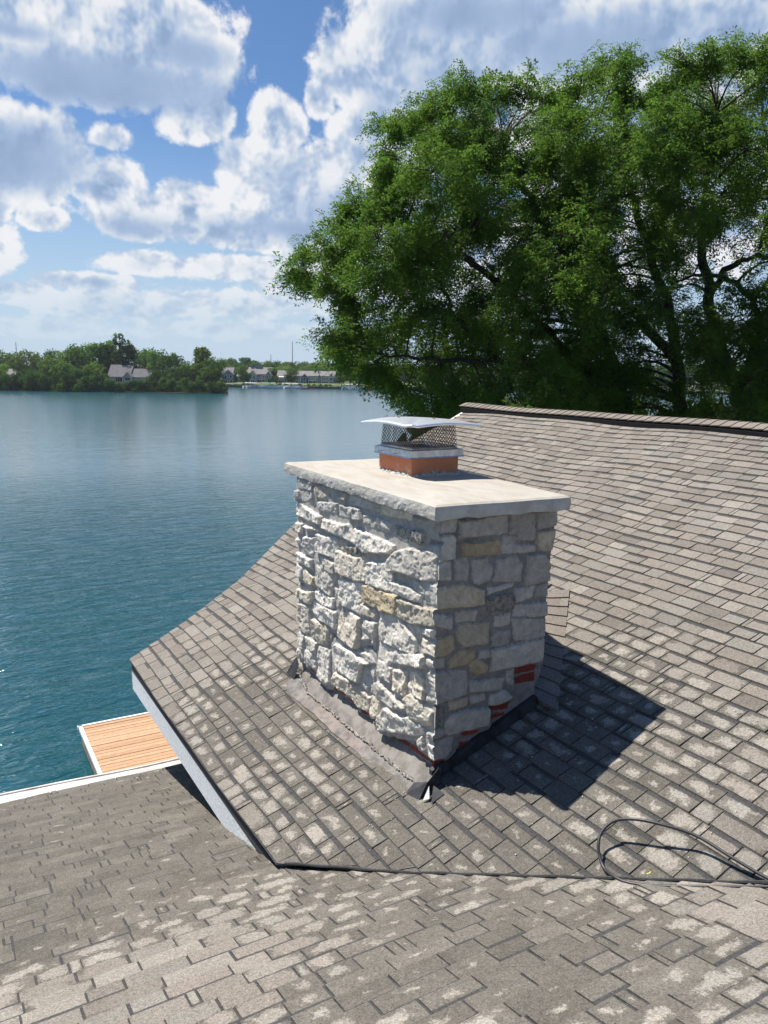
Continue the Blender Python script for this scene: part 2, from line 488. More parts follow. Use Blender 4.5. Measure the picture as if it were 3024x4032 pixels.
def old_flash_mat():
    m = bpy.data.materials.new('old_flashing_rust_and_mortar'); m.use_nodes = True
    q = NT(m.node_tree); b = q.n['Principled BSDF']
    P = q.node('ShaderNodeNewGeometry').outputs['Position']
    c = q.mix(q.ramp(q.noise(P, 9, 6, .65), .35, .65), (.10, .095, .09), (.215, .20, .18))
    y = q.node('ShaderNodeSeparateXYZ', inp={0: P}).outputs[1]
    reg = q.ramp(q.math('ABSOLUTE', q.math('SUBTRACT', y, 5.55)), .75, .35)
    c = q.mix(q.math('MULTIPLY', q.ramp(q.noise(P, 13, 5, .6), .42, .55), q.math('MULTIPLY', reg, .45)), c, (.27, .19, .155))
    c = q.mix(q.ramp(q.noise(P, 21, 5, .7), .62, .68, 0, .5), c, (.40, .385, .355))
    q.l.new(c, b.inputs['Base Color']); b.inputs['Roughness'].default_value = .8
    q.l.new(q.bump(q.noise(P, 80, 4), .5, .004), b.inputs['Normal'])
    return m
M['oldflash'] = old_flash_mat()


def leaf_mat(name, c0, c1, trans=.45, scale=1.2, gloss=.3, tr_col=(.22, .42, .06), hv_=1.0):
    m = bpy.data.materials.new(name); m.use_nodes = True
    q = NT(m.node_tree); q.n.clear()
    at = q.node('ShaderNodeAttribute', attribute_name='tint')
    oi = q.node('ShaderNodeObjectInfo')
    P = q.node('ShaderNodeTexCoord').outputs['Object']
    tn = q.node('ShaderNodeSeparateColor', inp={0: at.outputs['Color']}).outputs[0]
    f = q.math('ADD', q.math('MULTIPLY', tn, .65), q.math('MULTIPLY', q.noise(P, scale, 3), .5), clamp=True)
    c = q.mix(f, c0, c1)
    hv = q.node('ShaderNodeHueSaturation', inp={'Hue': q.math('MULTIPLY_ADD', oi.outputs['Random'], .035 * hv_, .5 - .017 * hv_),
                                                'Saturation': .95, 'Value': q.math('MULTIPLY_ADD', oi.outputs['Random'], .5 * hv_, 1.0 - .25 * hv_), 'Color': c})
    dif = q.node('ShaderNodeBsdfDiffuse', inp={'Color': hv.outputs[0]})
    tr = q.node('ShaderNodeBsdfTranslucent', inp={'Color': q.mix(.5, hv.outputs[0], tr_col)})
    gl = q.node('ShaderNodeBsdfGlossy', inp={'Color': (.8, .85, .8, 1), 'Roughness': .42})
    m1 = q.node('ShaderNodeMixShader', inp={0: trans, 1: dif.outputs[0], 2: tr.outputs[0]})
    fr = q.node('ShaderNodeFresnel', inp={0: 1.4})
    m2 = q.node('ShaderNodeMixShader', inp={0: q.math('MULTIPLY', fr.outputs[0], gloss), 1: m1.outputs[0], 2: gl.outputs[0]})
    o = q.node('ShaderNodeOutputMaterial'); q.l.new(m2.outputs[0], o.inputs[0])
    return m
M['locust'] = leaf_mat('honey_locust_leaves', (.020, .060, .010), (.135, .220, .028), .40, 1.1, .0, hv_=.15)
M['farleaf'] = leaf_mat('distant_leaves', (.030, .078, .014), (.105, .175, .030), .28, .15, .0)
M['farleaf2'] = leaf_mat('distant_yellowish_leaves', (.060, .115, .015), (.170, .235, .036), .28, .15, .0)
M['farleaf3'] = leaf_mat('distant_dark_leaves', (.018, .050, .013), (.060, .112, .024), .22, .15, .0)
M['bark'] = mat('dark_bark', (.050, .038, .030), .95, nscale=8, namp=.4, bump=.8, bscale=20, bdist=.03)


# ------------------------------------------------------------------ water
def water_mat():
    m = bpy.data.materials.new('lake_water'); m.use_nodes = True
    q = NT(m.node_tree); b = q.n['Principled BSDF']
    P = q.node('ShaderNodeNewGeometry').outputs['Position']
    c = q.mix(q.noise(P, .05, 4, .6), (.007, .055, .070), (.009, .068, .086))
    q.l.new(c, b.inputs['Base Color'])
    b.inputs['Roughness'].default_value = .07; b.inputs['IOR'].default_value = 1.5
    r = q.node('ShaderNodeMapping', inp={0: P, 'Rotation': (0, 0, math.radians(-24)), 'Scale': (.45, 1.0, 1.0)}).outputs[0]
    w1 = q.noise(r, 1.9, 4, .55, .8); w2 = q.noise(r, 5.5, 3, .55, .6); w3 = q.noise(r, .33, 2, .5)
    h = q.math('ADD', q.math('MULTIPLY', w1, 1.0), q.math('ADD', q.math('MULTIPLY', w2, .30), q.math('MULTIPLY', w3, 1.6)))
    dist = q.vmath('LENGTH', P)      # open water off the house is ruffled less steeply than the chop by the dock
    bn = q.node('ShaderNodeBump', inp={'Strength': q.ramp(dist, 9, 75, .95, .10), 'Distance': .19, 'Height': h})
    q.l.new(q.ramp(dist, 20, 200, .04, .18), b.inputs['Roughness'])
    q.l.new(bn.outputs[0], b.inputs['Normal'])
    return m
M['water'] = water_mat()
wv = MB(); wv.poly([(-4000, -3000, 0), (5000, -3000, 0), (5000, 6000, 0), (-4000, 6000, 0)])
tag(wv.build('lake_water', M['water']), kind='structure')
bed = MB(); bed.poly([(-4000, -3000, -3), (5000, -3000, -3), (5000, 6000, -3), (-4000, 6000, -3)])

# ------------------------------------------------------------------ the house
def zmain(u, v):
    return 4.5 + .4 * u + .012 * math.sin(v * 1.5 + u * .7) + .010 * math.sin(u * 2.3 - v * .8 + 1.0) + .008 * math.sin(v * 3.1)
def zlow(u, v):
    return 6.59 - .305 * v + .008 * math.sin(v * 2.1 + u) + .006 * math.sin(u * 2.7 + 1.3 * v)
RK = [(1.6, 8.74), (1.82, 8.80), (2.6, 9.04), (3.31, 9.38), (4.0, 9.92), (4.45, 10.26), (5.2, 10.72), (6.5, 11.12), (8.6, 11.55)]
def vrake(u): return float(np.interp(u, [a for a, b in RK], [b for a, b in RK]))
def vval(u): return 4.43 - (u - 1.82) / .75         # valley line
def uval(v): return 1.82 + (4.43 - v) * .75


def gb(u, v, cu, cv, ru, rv): return math.exp(-((u - cu) / ru) ** 2 - ((v - cv) / rv) ** 2)
def stain_main(u, v):
    s = .95 * gb(u, v, 2.35, 5.9, .85, 1.7) + .85 * gb(u, v, 2.6, 4.0, .9, .8) + .62 * gb(u, v, 3.4, 3.3, .8, .7) + .75 * gb(u, v, 4.35, 4.1, .75, .6)
    s += .45 * gb(u, v, 4.2, 2.2, .6, .7) + .8 * max(0, 1 - abs(v - vval(u)) / .28)
    s += .25 * (vnoise(u * 1.3, v * 1.3, 0, 5) - .5) * 2 * (1 if s > .2 else .5)
    return min(1, max(0, s))
def stain_low(u, v):
    s = .92 * float(sst(v + .25 * math.sin(u * 2.2), 3.9, 4.8)) + .85 * gb(u, v, 1.9, 3.3, .7, 1.0) + .82 * gb(u, v, 2.5, 2.1, .9, 1.0)
    s += .30 * gb(u, v, 1.3, 2.3, .8, .8) + .55 * gb(u, v, .5, 4.0, .6, .35)
    s += .34 * (vnoise(u * 1.5, v * 1.5, 0, 9) - .5) * 2
    if v > 4.6: s += .34 * float(sst(v, 4.6, 5.4))
    return min(1.35, max(0, s))


def shingles(name, parent, rows, P, stainf, rnd, wmin, wmax, tonef=None, gap=1.0):
    """rows: list of (t0, t1, lo(t), hi(t)); P(t, s, h) -> point; s runs along the course. Every tab is a thin raised slab."""
    V = []; F = []; UVs = []; C = []
    def quad(ps, uvs, c):
        b = len(V); V.extend(ps); F.append((b, b + 1, b + 2, b + 3)); UVs.extend(uvs); C.extend([c] * 4)
    for ri, (t0, t1, lo, hi) in enumerate(rows):
        a = min(lo(t0), lo(t1)); z = max(hi(t0), hi(t1))
        s = a - rnd.random() * wmax
        jit = (rnd.random() - .5) * .006
        # dark base strip
        nseg = max(1, int((z - a) / .35))
        cl = lambda t, x: min(max(x, lo(t)), hi(t))
        for k in range(nseg):
            x0 = a + (z - a) * k / nseg; x1 = a + (z - a) * (k + 1) / nseg
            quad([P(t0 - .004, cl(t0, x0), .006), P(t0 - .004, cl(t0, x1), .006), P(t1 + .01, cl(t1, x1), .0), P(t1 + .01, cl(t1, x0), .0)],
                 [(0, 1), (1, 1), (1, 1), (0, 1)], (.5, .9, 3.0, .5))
        while s < z:
            w = rnd.uniform(wmin, wmax) * (1.35 if rnd.random() < .18 else 1)
            if rnd.random() < .13: w = rnd.uniform(.035, .07)
            g = rnd.uniform(.005, .012) * gap
            s0, s1 = s + g, s + w
            s += w
            if s1 < a or s0 > z: continue
            tb = t0 + jit + rnd.uniform(-.002, .003)
            hb = rnd.uniform(.011, .018); tilt = rnd.uniform(-.0015, .0015)
            ps = [(tb, cl(t0, s0)), (tb, cl(t0, s1)), (t1 + .004, cl(t1, s1)), (t1 + .004, cl(t1, s0))]
            if abs(ps[0][1] - ps[1][1]) < .004 and abs(ps[2][1] - ps[3][1]) < .004: continue
            hs = (hb + tilt, hb - tilt, .004, .004)
            mid = P((t0 + t1) / 2, (s0 + s1) / 2, 0)
            st = stainf(mid[0], mid[1]); st = min(1.35, max(0, st + rnd.uniform(-.16, .16) * (st > .06)))
            tone = min(1, max(0, rnd.gauss(.5, .22))) if tonef is None else tonef(mid[0], mid[1])
            bd = rnd.choice((0, .15, .3, .5, .7, .8)) * (1 if rnd.random() < .8 else 0)
            c = (tone, st, bd, rnd.random())
            top = [P(t, x, h) for (t, x), h in zip(ps, hs)]
            bot = [P(t, x, -.002) for (t, x) in ps]
            uv4 = [(0, 0), (1, 0), (1, 1), (0, 1)]
            quad(top, uv4, c)
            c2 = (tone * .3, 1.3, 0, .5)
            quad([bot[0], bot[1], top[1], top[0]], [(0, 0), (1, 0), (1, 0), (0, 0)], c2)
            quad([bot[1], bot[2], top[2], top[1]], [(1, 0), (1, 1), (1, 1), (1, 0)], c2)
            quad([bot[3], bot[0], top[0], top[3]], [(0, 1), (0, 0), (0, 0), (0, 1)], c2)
    me = quadmesh(name, V, np.array(F), M['shingle'], np.array(C), UVs)
    return add(name, me, parent)


house = thing('house', 'house with grey-brown asphalt shingle roofs in the foreground, carrying the stone chimney', 'house', (3.0, 4.0, 1.5))
HM = Matrix.Translation((-3.0, -4.0, -1.5))
def hpart(o):            # keep world placement under the house empty
    o.matrix_parent_inverse = HM
    return o

rnd = random.Random(11)
EX = .1244
rows = []
u = 1.80
while u < 8.42:
    rows.append((u, min(u + EX, 8.44), (lambda q: max(vval(q) if q < 6.2 else -1.4, -1.4)), vrake)); u += EX
Pm = lambda t_, s_, h_: (t_, s_, zmain(t_, s_) + h_)
# rows run along Y: s axis is Y; the slab's outline must be ordered so that faces look up
mr = hpart(shingles('main_roof', house, rows, lambda a, b, h: Pm(a, b, h), stain_main, rnd, .13, .27))
tag(mr, 'shingle roof slope rising to the ridge behind the chimney')
EY = .1282
rows = []
v = 8.36
def lskew(u_, v_):      # the courses of the low roof swing a little away from the eave
    return .12 * max(0.0, 1.9 - u_) * float(sst(v_, 3.0, 7.5))
k = 0
while v > -1.6:
    lo = lambda q: -3.6
    hi = lambda q: (uval(q) if q < 4.43 else 2.35)
    rows.append((-(v), -(v - EY), (lambda q, f=lo: -3.6), (lambda q: uval(-q) + .015 if -q < 4.43 else 2.35))); v -= EY
Pl = lambda t_, s_, h_: (s_, -t_ + lskew(s_, -t_), zlow(s_, -t_ + lskew(s_, -t_)) + h_)
def tone_low(u_, v_):
    return min(1, max(0, .66 - .22 * float(sst(v_, 3.6, 5.2)) + rnd.gauss(0, .24)))
lr = hpart(shingles('lower_roof', house, rows, Pl, stain_low, rnd, .15, .34, tone_low, 1.4))
tag(lr, 'low shingle roof slope draining to the white gutter')
for o in (mr, lr):       # make every face look up / outwards
    pass

# roof decks under the shingles
dk = MB()
us = [1.82, 2.6, 3.31, 4.0, 4.45, 5.2, 6.5, 8.42]
for a_, b_ in zip(us[:-1], us[1:]):
    lo = [max(vval(q), -1.4) if q < 6.1 else -1.4 for q in (a_, b_)]
    z0 = [4.5 + .4 * q - .035 for q in (a_, b_)]
    pts = [(a_, lo[0]), (b_, lo[1]), (b_, vrake(b_) - .004), (a_, vrake(a_) - .004)]
    zz = [z0[0], z0[1], z0[1], z0[0]]
    dk.hexa([(x, y, z - .09) for (x, y), z in zip(pts, zz)] + [(x, y, z) for (x, y), z in zip(pts, zz)])
hpart(dk.build('roof_deck', M['felt'], house))
dk = MB()
pts = [(-3.55, -1.55), (6.2, -1.4), (1.85, 4.43), (2.3, 4.43), (2.3, 8.22), (-3.55, 8.9)]
dk.prism([(x, y, 6.59 - .305 * y - .14) for x, y in pts], [(x, y, 6.59 - .305 * y - .035) for x, y in pts])
hpart(dk.build('lower_roof_deck', M['felt'], house))
# dark strip standing in for the shadowed crack along the valley
sm_ = MB()
pp = [(u_, vval(u_)) for u_ in np.linspace(1.84, 5.6, 70)]
sm_.tube([(x - .004, y - .003, max(zmain(x, y), zlow(x, y)) + .017 + .003 * math.sin(i * 1.7)) for i, (x, y) in enumerate(pp)], [.0085 + .002 * math.sin(i * 2.3) for i in range(len(pp))], 6)
hpart(sm_.build('valley_shadow_line', M['felt'], house))

# eave fascia, rake board
fb = MB(); ys = np.linspace(4.4, 8.78, 40)
for y0, y1 in zip(ys[:-1], ys[1:]):
    fb.box((1.822, y0, 4.885), (1.90, y1 + .0005, 5.19))
hpart(fb.build('fascia_board', M['fascia'], house))
sf = MB(); sf.box((1.90, 4.6, 4.893), (2.34, 8.74, 4.905))
hpart(sf.build('soffit', M['fascia'], house))
rb = MB()
for (a0, b0), (a1, b1) in zip(RK[1:-1], RK[2:]):
    for_ = [(a0, b0 - .006, 4.5 + .4 * a0), (a1, b1 - .006, 4.5 + .4 * a1), (a1 + .03, b1 - .05, 4.5 + .4 * a1), (a0 + .03, b0 - .05, 4.5 + .4 * a0)]
    rb.hexa([(x, y, z - .27) for x, y, z in for_] + [(x, y, z - .005) for x, y, z in for_])
hpart(rb.build('rake_board', M['fascia'], house))

# ridge: black vent strip and cap shingles
rv = MB(); ys = np.linspace(11.52, -1.4, 90)
def zr(y): return 4.5 + .4 * 8.4 + .008 * math.sin(y * 1.1 + .5) + .005 * math.sin(y * 2.3)
for y0, y1 in zip(ys[:-1], ys[1:]):
    z0, z1 = zr(y0), zr(y1)
    rv.hexa([(8.215, y1, z1 - .12), (8.46, y1, z1), (8.46, y0, z0), (8.215, y0, z0 - .12), (8.235, y1, z1 - .012), (8.46, y1, z1 + .052), (8.46, y0, z0 + .052), (8.235, y0, z0 - .012)])
hpart(rv.build('ridge_vent', M['vent'], house))
V = []; F = []; C = []; UVq = []
y = 11.58
while y > -1.4:
    y1 = y - .145; tone = min(1, max(0, rnd.gauss(.55, .2))); c = (tone, .08, 0)
    prof = [(8.25, -.040), (8.29, -.026), (8.33, -.010), (8.40, .012), (8.47, .014), (8.54, -.008), (8.62, -.04), (8.72, -.09)]
    h0 = .072; h1 = .062
    for (x0, a0), (x1, a1) in zip(prof[:-1], prof[1:]):
        b = len(V)
        V += [(x0, y1, zr(y1) + a0 + h0), (x1, y1, zr(y1) + a1 + h0), (x1, y + .02, zr(y) + a1 + h1), (x0, y + .02, zr(y) + a0 + h1)]
        F.append((b, b + 1, b + 2, b + 3)); C += [c] * 4; UVq += [(.5, .5)] * 4
        b = len(V)
        V += [(x0, y1, zr(y1) + a0 + h0 - .012), (x1, y1, zr(y1) + a1 + h0 - .012), (x1, y1, zr(y1) + a1 + h0), (x0, y1, zr(y1) + a0 + h0)]
        F.append((b, b + 1, b + 2, b + 3)); C += [(.1, 1, 0)] * 4; UVq += [(.5, 0)] * 4
    b = len(V)
    V += [(8.25, y1, zr(y1) - .040 + h0 - .012), (8.25, y, zr(y) - .040 + h1 - .012), (8.25, y, zr(y) - .040 + h1), (8.25, y1, zr(y1) - .040 + h0)]
    F.append((b, b + 1, b + 2, b + 3)); C += [(.1, 1, 0)] * 4; UVq += [(.5, 0)] * 4
    y = y1
hpart(add('ridge_cap', quadmesh('ridge_cap', V, np.array(F), M['shingle'], np.array(C), UVq), house))
bs = MB(); bs.hexa([(8.5, -1.4, 7.82), (14.9, -1.4, 5.2), (14.9, 11.6, 5.2), (8.5, 11.5, 7.82), (8.5, -1.4, 7.90), (14.9, -1.4, 5.3), (14.9, 11.6, 5.3), (8.5, 11.5, 7.90)])
hpart(bs.build('rear_roof', M['felt'], house))

# white gutter along the low eave
gt = MB(); G0 = Vector((-3.6, 10.58, 0)); 
gu = np.linspace(-3.6, 2.3, 60)
def gin(u_): return 8.36 + lskew(u_, 8.36)
for a_, b_ in zip(gu[:-1], gu[1:]):
    for x0, x1 in ((a_, b_ + .0004),):
        w0 = .30 + .05 * max(0, 1.5 - x0) ; w1 = .30 + .05 * max(0, 1.5 - x1)
        if -.35 < x0 < -.05: w0 -= .10; w1 -= .12
        i0, i1 = gin(x0), gin(x1)
        zi0, zi1 = zlow(x0, i0) - .012, zlow(x1, i1) - .012
        gt.hexa([(x0, i0 - .1, zi0 - .16), (x1, i1 - .1, zi1 - .16), (x1, i1 + w1, zi1 - .2), (x0, i0 + w0, zi0 - .2),
                 (x0, i0 - .02, zi0 - .01), (x1, i1 - .02, zi1 - .01), (x1, i1 + w1, zi1 - .075), (x0, i0 + w0, zi0 - .075)])
        gt.hexa([(x0, i0 + w0, zi0 - .2), (x1, i1 + w1, zi1 - .2), (x1, i1 + w1 + .022, zi1 - .2), (x0, i0 + w0 + .022, zi0 - .2),
                 (x0, i0 + w0, zi0 - .058), (x1, i1 + w1, zi1 - .058), (x1, i1 + w1 + .022, zi1 - .058), (x0, i0 + w0 + .022, zi0 - .058)])
hpart(gt.build('gutter', M['gutter'], house))
wl = MB(); wl.box((2.34, -1.0, 1.0), (14.5, 8.7, 4.89)); hpart(wl.build('wall', M['wall'], house))
wl = MB(); wl.box((-3.3, -1.0, 1.0), (2.335, 7.6, 3.95)); hpart(wl.build('lower_wall', M['wall'], house))

# little saddle (cricket) behind the chimney
V = []; F = []; C = []; UVq = []
def cquad(ps, c, uv=((0, 0), (1, 0), (1, 1), (0, 1))):
    b = len(V); V.extend(ps); F.append((b, b + 1, b + 2, b + 3)); C.extend([c] * 4); UVq.extend(uv)
def crick(y_, x_, h_=0):
    # near slope of the saddle: valley from (3.72, 3.92) to (5.1, 5.3), ridge along y = 5.36
    w = max(0.0, min(1.0, (y_ - (3.92 + (x_ - 3.72) * 1.0)) / 1.44))
    base_ = 4.5 + .4 * x_
    rise = (y_ - (3.92 + (x_ - 3.72))) * .30
    return (x_, y_, base_ + .012 + max(0, rise) * (1 if y_ < 5.36 else 1) + h_)
for side in (0, 1):
    for i in range(1, 16):
        # curved courses: arcs that sag towards the valley
        r0 = i * .118; r1 = r0 + .118
        K = 10
        for k in range(K):
            def pt(r, kk, h):
                f = kk / K
                xx = 3.74 + r * .92 - .16 * math.sin(math.pi * .5 * f) * 0 
                yv = 3.92 + (xx - 3.72)
                ytop = 5.36
                yy = yv + (ytop - yv) * f
                xx2 = max(3.80, xx - .10 * math.sin(math.pi * min(1, f * 1.3)) - .30 * f)
                yv2 = max(yy, 3.92 + (xx2 - 3.72))
                p = crick(yv2, xx2, h)
                if side: p = (p[0], 2 * 5.36 - p[1], p[2])
                return p
            if 3.74 + r1 * .92 > 5.15: continue
            tone = min(1, max(0, rnd.gauss(.55, .2)))
            cquad([pt(r0, k, .014), pt(r0, k + 1, .014), pt(r1, k + 1, .004), pt(r1, k, .004)], (tone, .12, 0))
            cquad([pt(r0, k, -.01), pt(r0, k + 1, -.01), pt(r0, k + 1, .014), pt(r0, k, .014)], (.2, .8, 0), ((0, 0),) * 4)
hpart(add('chimney_saddle', quadmesh('chimney_saddle', V, np.array(F), M['shingle'], np.array(C), UVq), house))

# ------------------------------------------------------------------ chimney: one relief surface wrapped round the shaft
STONES = """Lg20 6536,963 6170,968 6180,1044 6506,1063
Lt25 6141,981 5870,973 5888,1080 6132,1091
Lg30 5852,975 5509,962 5533,1031 5843,1069
Lg12 6453,1074 6170,1051 6171,1126 6413,1171
Lg50 6581,1082 6453,1074 6423,1155 6540,1181
Lw60 6573,1221 6455,1190 6142,1222 5980,1237 5999,1314 6585,1321
Lg25 6084,1121 5702,1080 5710,1168 6075,1195
Lg40 5693,1086 5300,1063 5268,1154 5675,1178
Lg20 5501,976 5106,974 5019,975 5032,1035 5475,1053
Lt18 5005,980 4541,975 4551,1024 5003,1051
Lg30 5253,1100 4967,1074 4965,1166 5237,1179
Lg25 4967,1088 4849,1089 4847,1159 4965,1166
Lg25 4540,988 4251,985 4253,1062 4537,1061
Ld40 4781,1098 4380,1079 4400,1171 4725,1192 4806,1158
Lw60 5962,1250 5641,1235 5490,1216 5424,1281 5431,1352 5555,1345 5962,1332
Lw50 6597,1376 6385,1374 6407,1465 6599,1465
Lw60 6354,1377 6076,1361 6095,1390 6334,1399
Lw40 6611,1530 6460,1519 6419,1581 6568,1558
Lw60 5377,1226 4984,1235 4777,1244 4789,1274 4856,1323 5233,1395 5407,1339 5424,1258
Lw45 6345,1479 6115,1444 6145,1543 6195,1630 6357,1630
Lw60 6076,1403 5674,1368 5691,1547 6096,1575
Ly30 5674,1360 5555,1376 5563,1456 5691,1451
Ld20 5538,1396 5280,1375 5248,1421 5374,1455 5537,1459
Lw75 4736,1277 4607,1230 4248,1189 4250,1385 4390,1418 4652,1419 4818,1450 4841,1377
Lw60 6548,1652 6185,1654 6196,1743 6297,1748 6550,1742
Lw45 6135,1584 5708,1583 5717,1690 5982,1694 6126,1658
Lt65 5674,1463 5373,1463 5233,1425 5201,1456 5206,1623 5371,1656 5655,1652 5699,1581
Lw45 5171,1457 4840,1391 4811,1456 4807,1598 4904,1615 5168,1629
Lw45 6550,1760 6380,1767 6392,1885 6541,1885
Ly50 6380,1776 6137,1807 6177,1894 6361,1904
Lw50 6107,1688 5743,1697 5761,1791 5815,1896 6078,1870 6117,1819
Lw50 5629,1689 5268,1660 5295,1908 5636,1910
Lw60 4789,1510 4572,1500 4410,1527 4420,1577 4518,1596 4753,1587
Lg20 4561,1453 4354,1423 4373,1535 4522,1498
Lg25 4354,1419 4170,1406 4176,1538 4372,1571
Ly60 6543,2007 6320,1986 6138,1931 6148,1995 6239,2080 6545,2089
Lw50 6128,1929 5760,1893 5742,1988 5926,2013 6118,2004
Lw40 5743,1798 5655,1792 5654,1939 5724,1966
Lo65 5244,1655 5122,1632 4699,1612 4741,1763 4986,1787 5258,1793
Ly65 4692,1610 4395,1604 4163,1567 4237,1700 4366,1725 4512,1761 4727,1766
Lt45 6502,2133 6239,2098 6252,2342 6346,2388 6452,2384 6505,2317
Lw55 6178,2029 5706,1999 5688,2122 5741,2171 6041,2165 6199,2122
Lt55 5653,1996 5449,1931 5287,1941 5307,2191 5380,2223 5696,2208 5688,2080
Lt40 5273,1812 5044,1818 5050,1880 5271,1905
Lw50 5239,1989 5193,1922 5027,1904 5060,2097 5114,2060 5252,2111
Lw50 5000,1814 4681,1767 4458,1863 4467,1970 4700,2004 4980,2033
Lg22 4666,1792 4365,1745 4398,1823 4459,1856
Lw55 4377,1748 4237,1707 4256,1786 4387,1793
Lt50 4386,1820 4232,1812 4228,1905 4382,1929
Lw45 6507,2419 6367,2413 6390,2558 6509,2540
Lw45 6520,2572 6390,2558 6391,2650 6522,2675
Lw50 6335,2403 6081,2396 6102,2509 6326,2528
Lw45 6337,2531 6102,2518 6112,2655 6328,2666
Ly50 6179,2196 5888,2181 5860,2258 5888,2352 6042,2392 6211,2356
Lw50 6071,2410 5832,2377 5823,2693 5927,2722 6083,2707
Lw65 5796,2357 5741,2289 5330,2239 5110,2267 5249,2315 5294,2483 5494,2506 5740,2526 5814,2414
Lg35 5217,2312 5049,2262 5061,2398 5182,2506 5294,2483
Lw45 5315,2210 5111,2190 5042,2237 5125,2265 5298,2236
Lw55 4994,2045 4823,2036 4333,1940 4341,2032 4501,2067 4820,2146 4832,2188 5006,2163
Lw50 5006,2186 4791,2181 4801,2311 5018,2313
Lt50 4770,2181 4583,2138 4596,2331 4772,2353
Ly50 4550,2134 4438,2080 4350,2112 4344,2270 4455,2285 4553,2235
Lw45 4303,1937 4198,1935 4196,1982 4294,2002
Lw45 4317,2045 4189,2007 4213,2247 4320,2261 4338,2121
Lt50 5740,2548 5459,2524 5432,2654 5561,2670 5767,2669
Ly45 5425,2528 5104,2537 5132,2675 5323,2703 5424,2635
Ly50 5089,2508 4969,2486 4951,2626 5070,2698 5117,2645
Lw65 5091,2414 5001,2366 4567,2412 4579,2432 4726,2482 4925,2499 5105,2498
Ly60 4569,2333 4519,2278 4246,2306 4265,2419 4348,2460 4526,2461
Lw85 4950,2649 4838,2504 4630,2504 4526,2461 4373,2463 4346,2523 4482,2589 4776,2685 4948,2742
Lw45 4418,2591 4346,2530 4316,2646 4417,2633
Lg35 4298,2482 4227,2472 4213,2522 4296,2531
Lw45 4283,2560 4200,2552 4207,2667 4291,2657
Lb4 6286,2685 6082,2695 6092,2734 6297,2725
Lb4 5776,2690 5561,2686 5560,2720 5794,2731
Lb4 5543,2688 5307,2688 5315,2728 5551,2733
Lb4 5291,2698 5055,2692 5069,2733 5290,2739
Lb4 5039,2693 4949,2688 4963,2733 5046,2744
Lb4 4789,2721 4570,2694 4576,2733 4788,2751
Lb4 4557,2695 4303,2669 4307,2721 4569,2738
Lb4 4297,2673 4206,2674 4204,2737 4288,2741
Fg30 2825,970 3026,970 3009,1061 2824,1044
Fg40 3034,988 3453,972 3453,1105 3038,1102
Fg25 3476,974 3529,972 3541,1119 3480,1120
Fg35 3533,970 3700,980 3700,1178 3540,1162
Fg50 3707,974 3896,977 3908,1091 3716,1111
Ft50 3708,1116 3910,1122 3916,1269 3790,1275 3716,1242
Fg40 2838,1082 2988,1074 3014,1105 3019,1241 2833,1249
Fy40 3067,1134 3403,1155 3400,1252 3064,1228
Fg15 3416,1126 3530,1137 3530,1192 3415,1177
Fg25 3408,1186 3706,1210 3709,1263 3411,1247
Fg35 2817,1253 2981,1248 2985,1384 2820,1370
Fg25 3022,1247 3107,1247 3132,1319 3128,1405 3021,1395
Fg35 3144,1266 3289,1264 3338,1355 3319,1432 3224,1444 3172,1426
Fg30 3372,1292 3546,1274 3596,1341 3595,1467 3479,1461 3345,1435
Fg50 3648,1285 3791,1284 3857,1365 3854,1499 3641,1510 3637,1377
Fg25 3292,1484 3534,1478 3520,1501 3301,1528
Ft50 2862,1422 2980,1431 3086,1421 3255,1479 3259,1590 3172,1596 2867,1570
Fg30 3544,1523 3725,1521 3714,1596 3542,1630
Fg35 3733,1516 3862,1506 3861,1616 3739,1606
Fd50 3287,1544 3506,1543 3536,1667 3369,1693 3300,1676
Fg40 3551,1644 3839,1652 3846,1764 3532,1723
Fg40 3524,1730 3839,1777 3840,1915 3645,1926 3557,1901
Fg30 3032,1618 3209,1620 3206,1705 3038,1686
Fg30 2868,1612 3005,1638 2998,1740 2870,1684
Fg25 3369,1699 3507,1694 3511,1777 3373,1768
Ft40 3068,1704 3326,1738 3325,1888 3103,1879 3042,1792
Fg30 3359,1806 3518,1828 3511,1926 3349,1918
Fy40 2826,1804 2859,1780 3021,1788 3031,1882 2968,1914 2828,1901
Fg20 2850,1930 2948,1929 2953,1997 2855,1988
Fy30 2977,1971 3068,1913 3199,1905 3209,1969 3137,2013 2993,2011
Fg20 3245,1938 3339,1941 3338,1998 3240,1987
Fy50 3159,1998 3217,1977 3325,2040 3312,2096 3237,2107 3176,2070
Fg45 3350,1937 3841,1929 3848,2109 3568,2111 3350,2103
Fg40 2866,2012 3139,2057 3165,2144 3139,2234 2838,2253
Fg35 3172,2145 3485,2174 3458,2260 3168,2220
Fg25 3506,2132 3569,2131 3568,2249 3511,2224
Ft25 2994,2261 3162,2264 3157,2314 3011,2327
Fg30 3177,2260 3312,2262 3318,2309 3194,2315
Fg45 3344,2288 3490,2266 3557,2339 3464,2366 3363,2364
Fg45 3034,2357 3114,2343 3348,2374 3350,2505 3017,2513 2973,2484 2977,2402
Fd35 2832,2264 2959,2285 2957,2442 2836,2427
Fg35 2801,2425 2972,2452 2966,2501 2846,2517
Fg35 2853,2532 3040,2531 3036,2627 2979,2671 2850,2664
Fb4 3573,2118 3787,2125 3787,2185 3580,2175
Fb4 3581,2192 3787,2195 3788,2265 3580,2251
Fb4 3359,2370 3551,2371 3550,2437 3358,2422
Fb4 3359,2441 3527,2452 3525,2478 3353,2493
Fb4 3120,2518 3286,2527 3272,2566 3136,2554
Fb4 3116,2594 3221,2603 3200,2647 3110,2638
Fb4 2854,2678 2994,2688 2952,2735 2856,2736"""
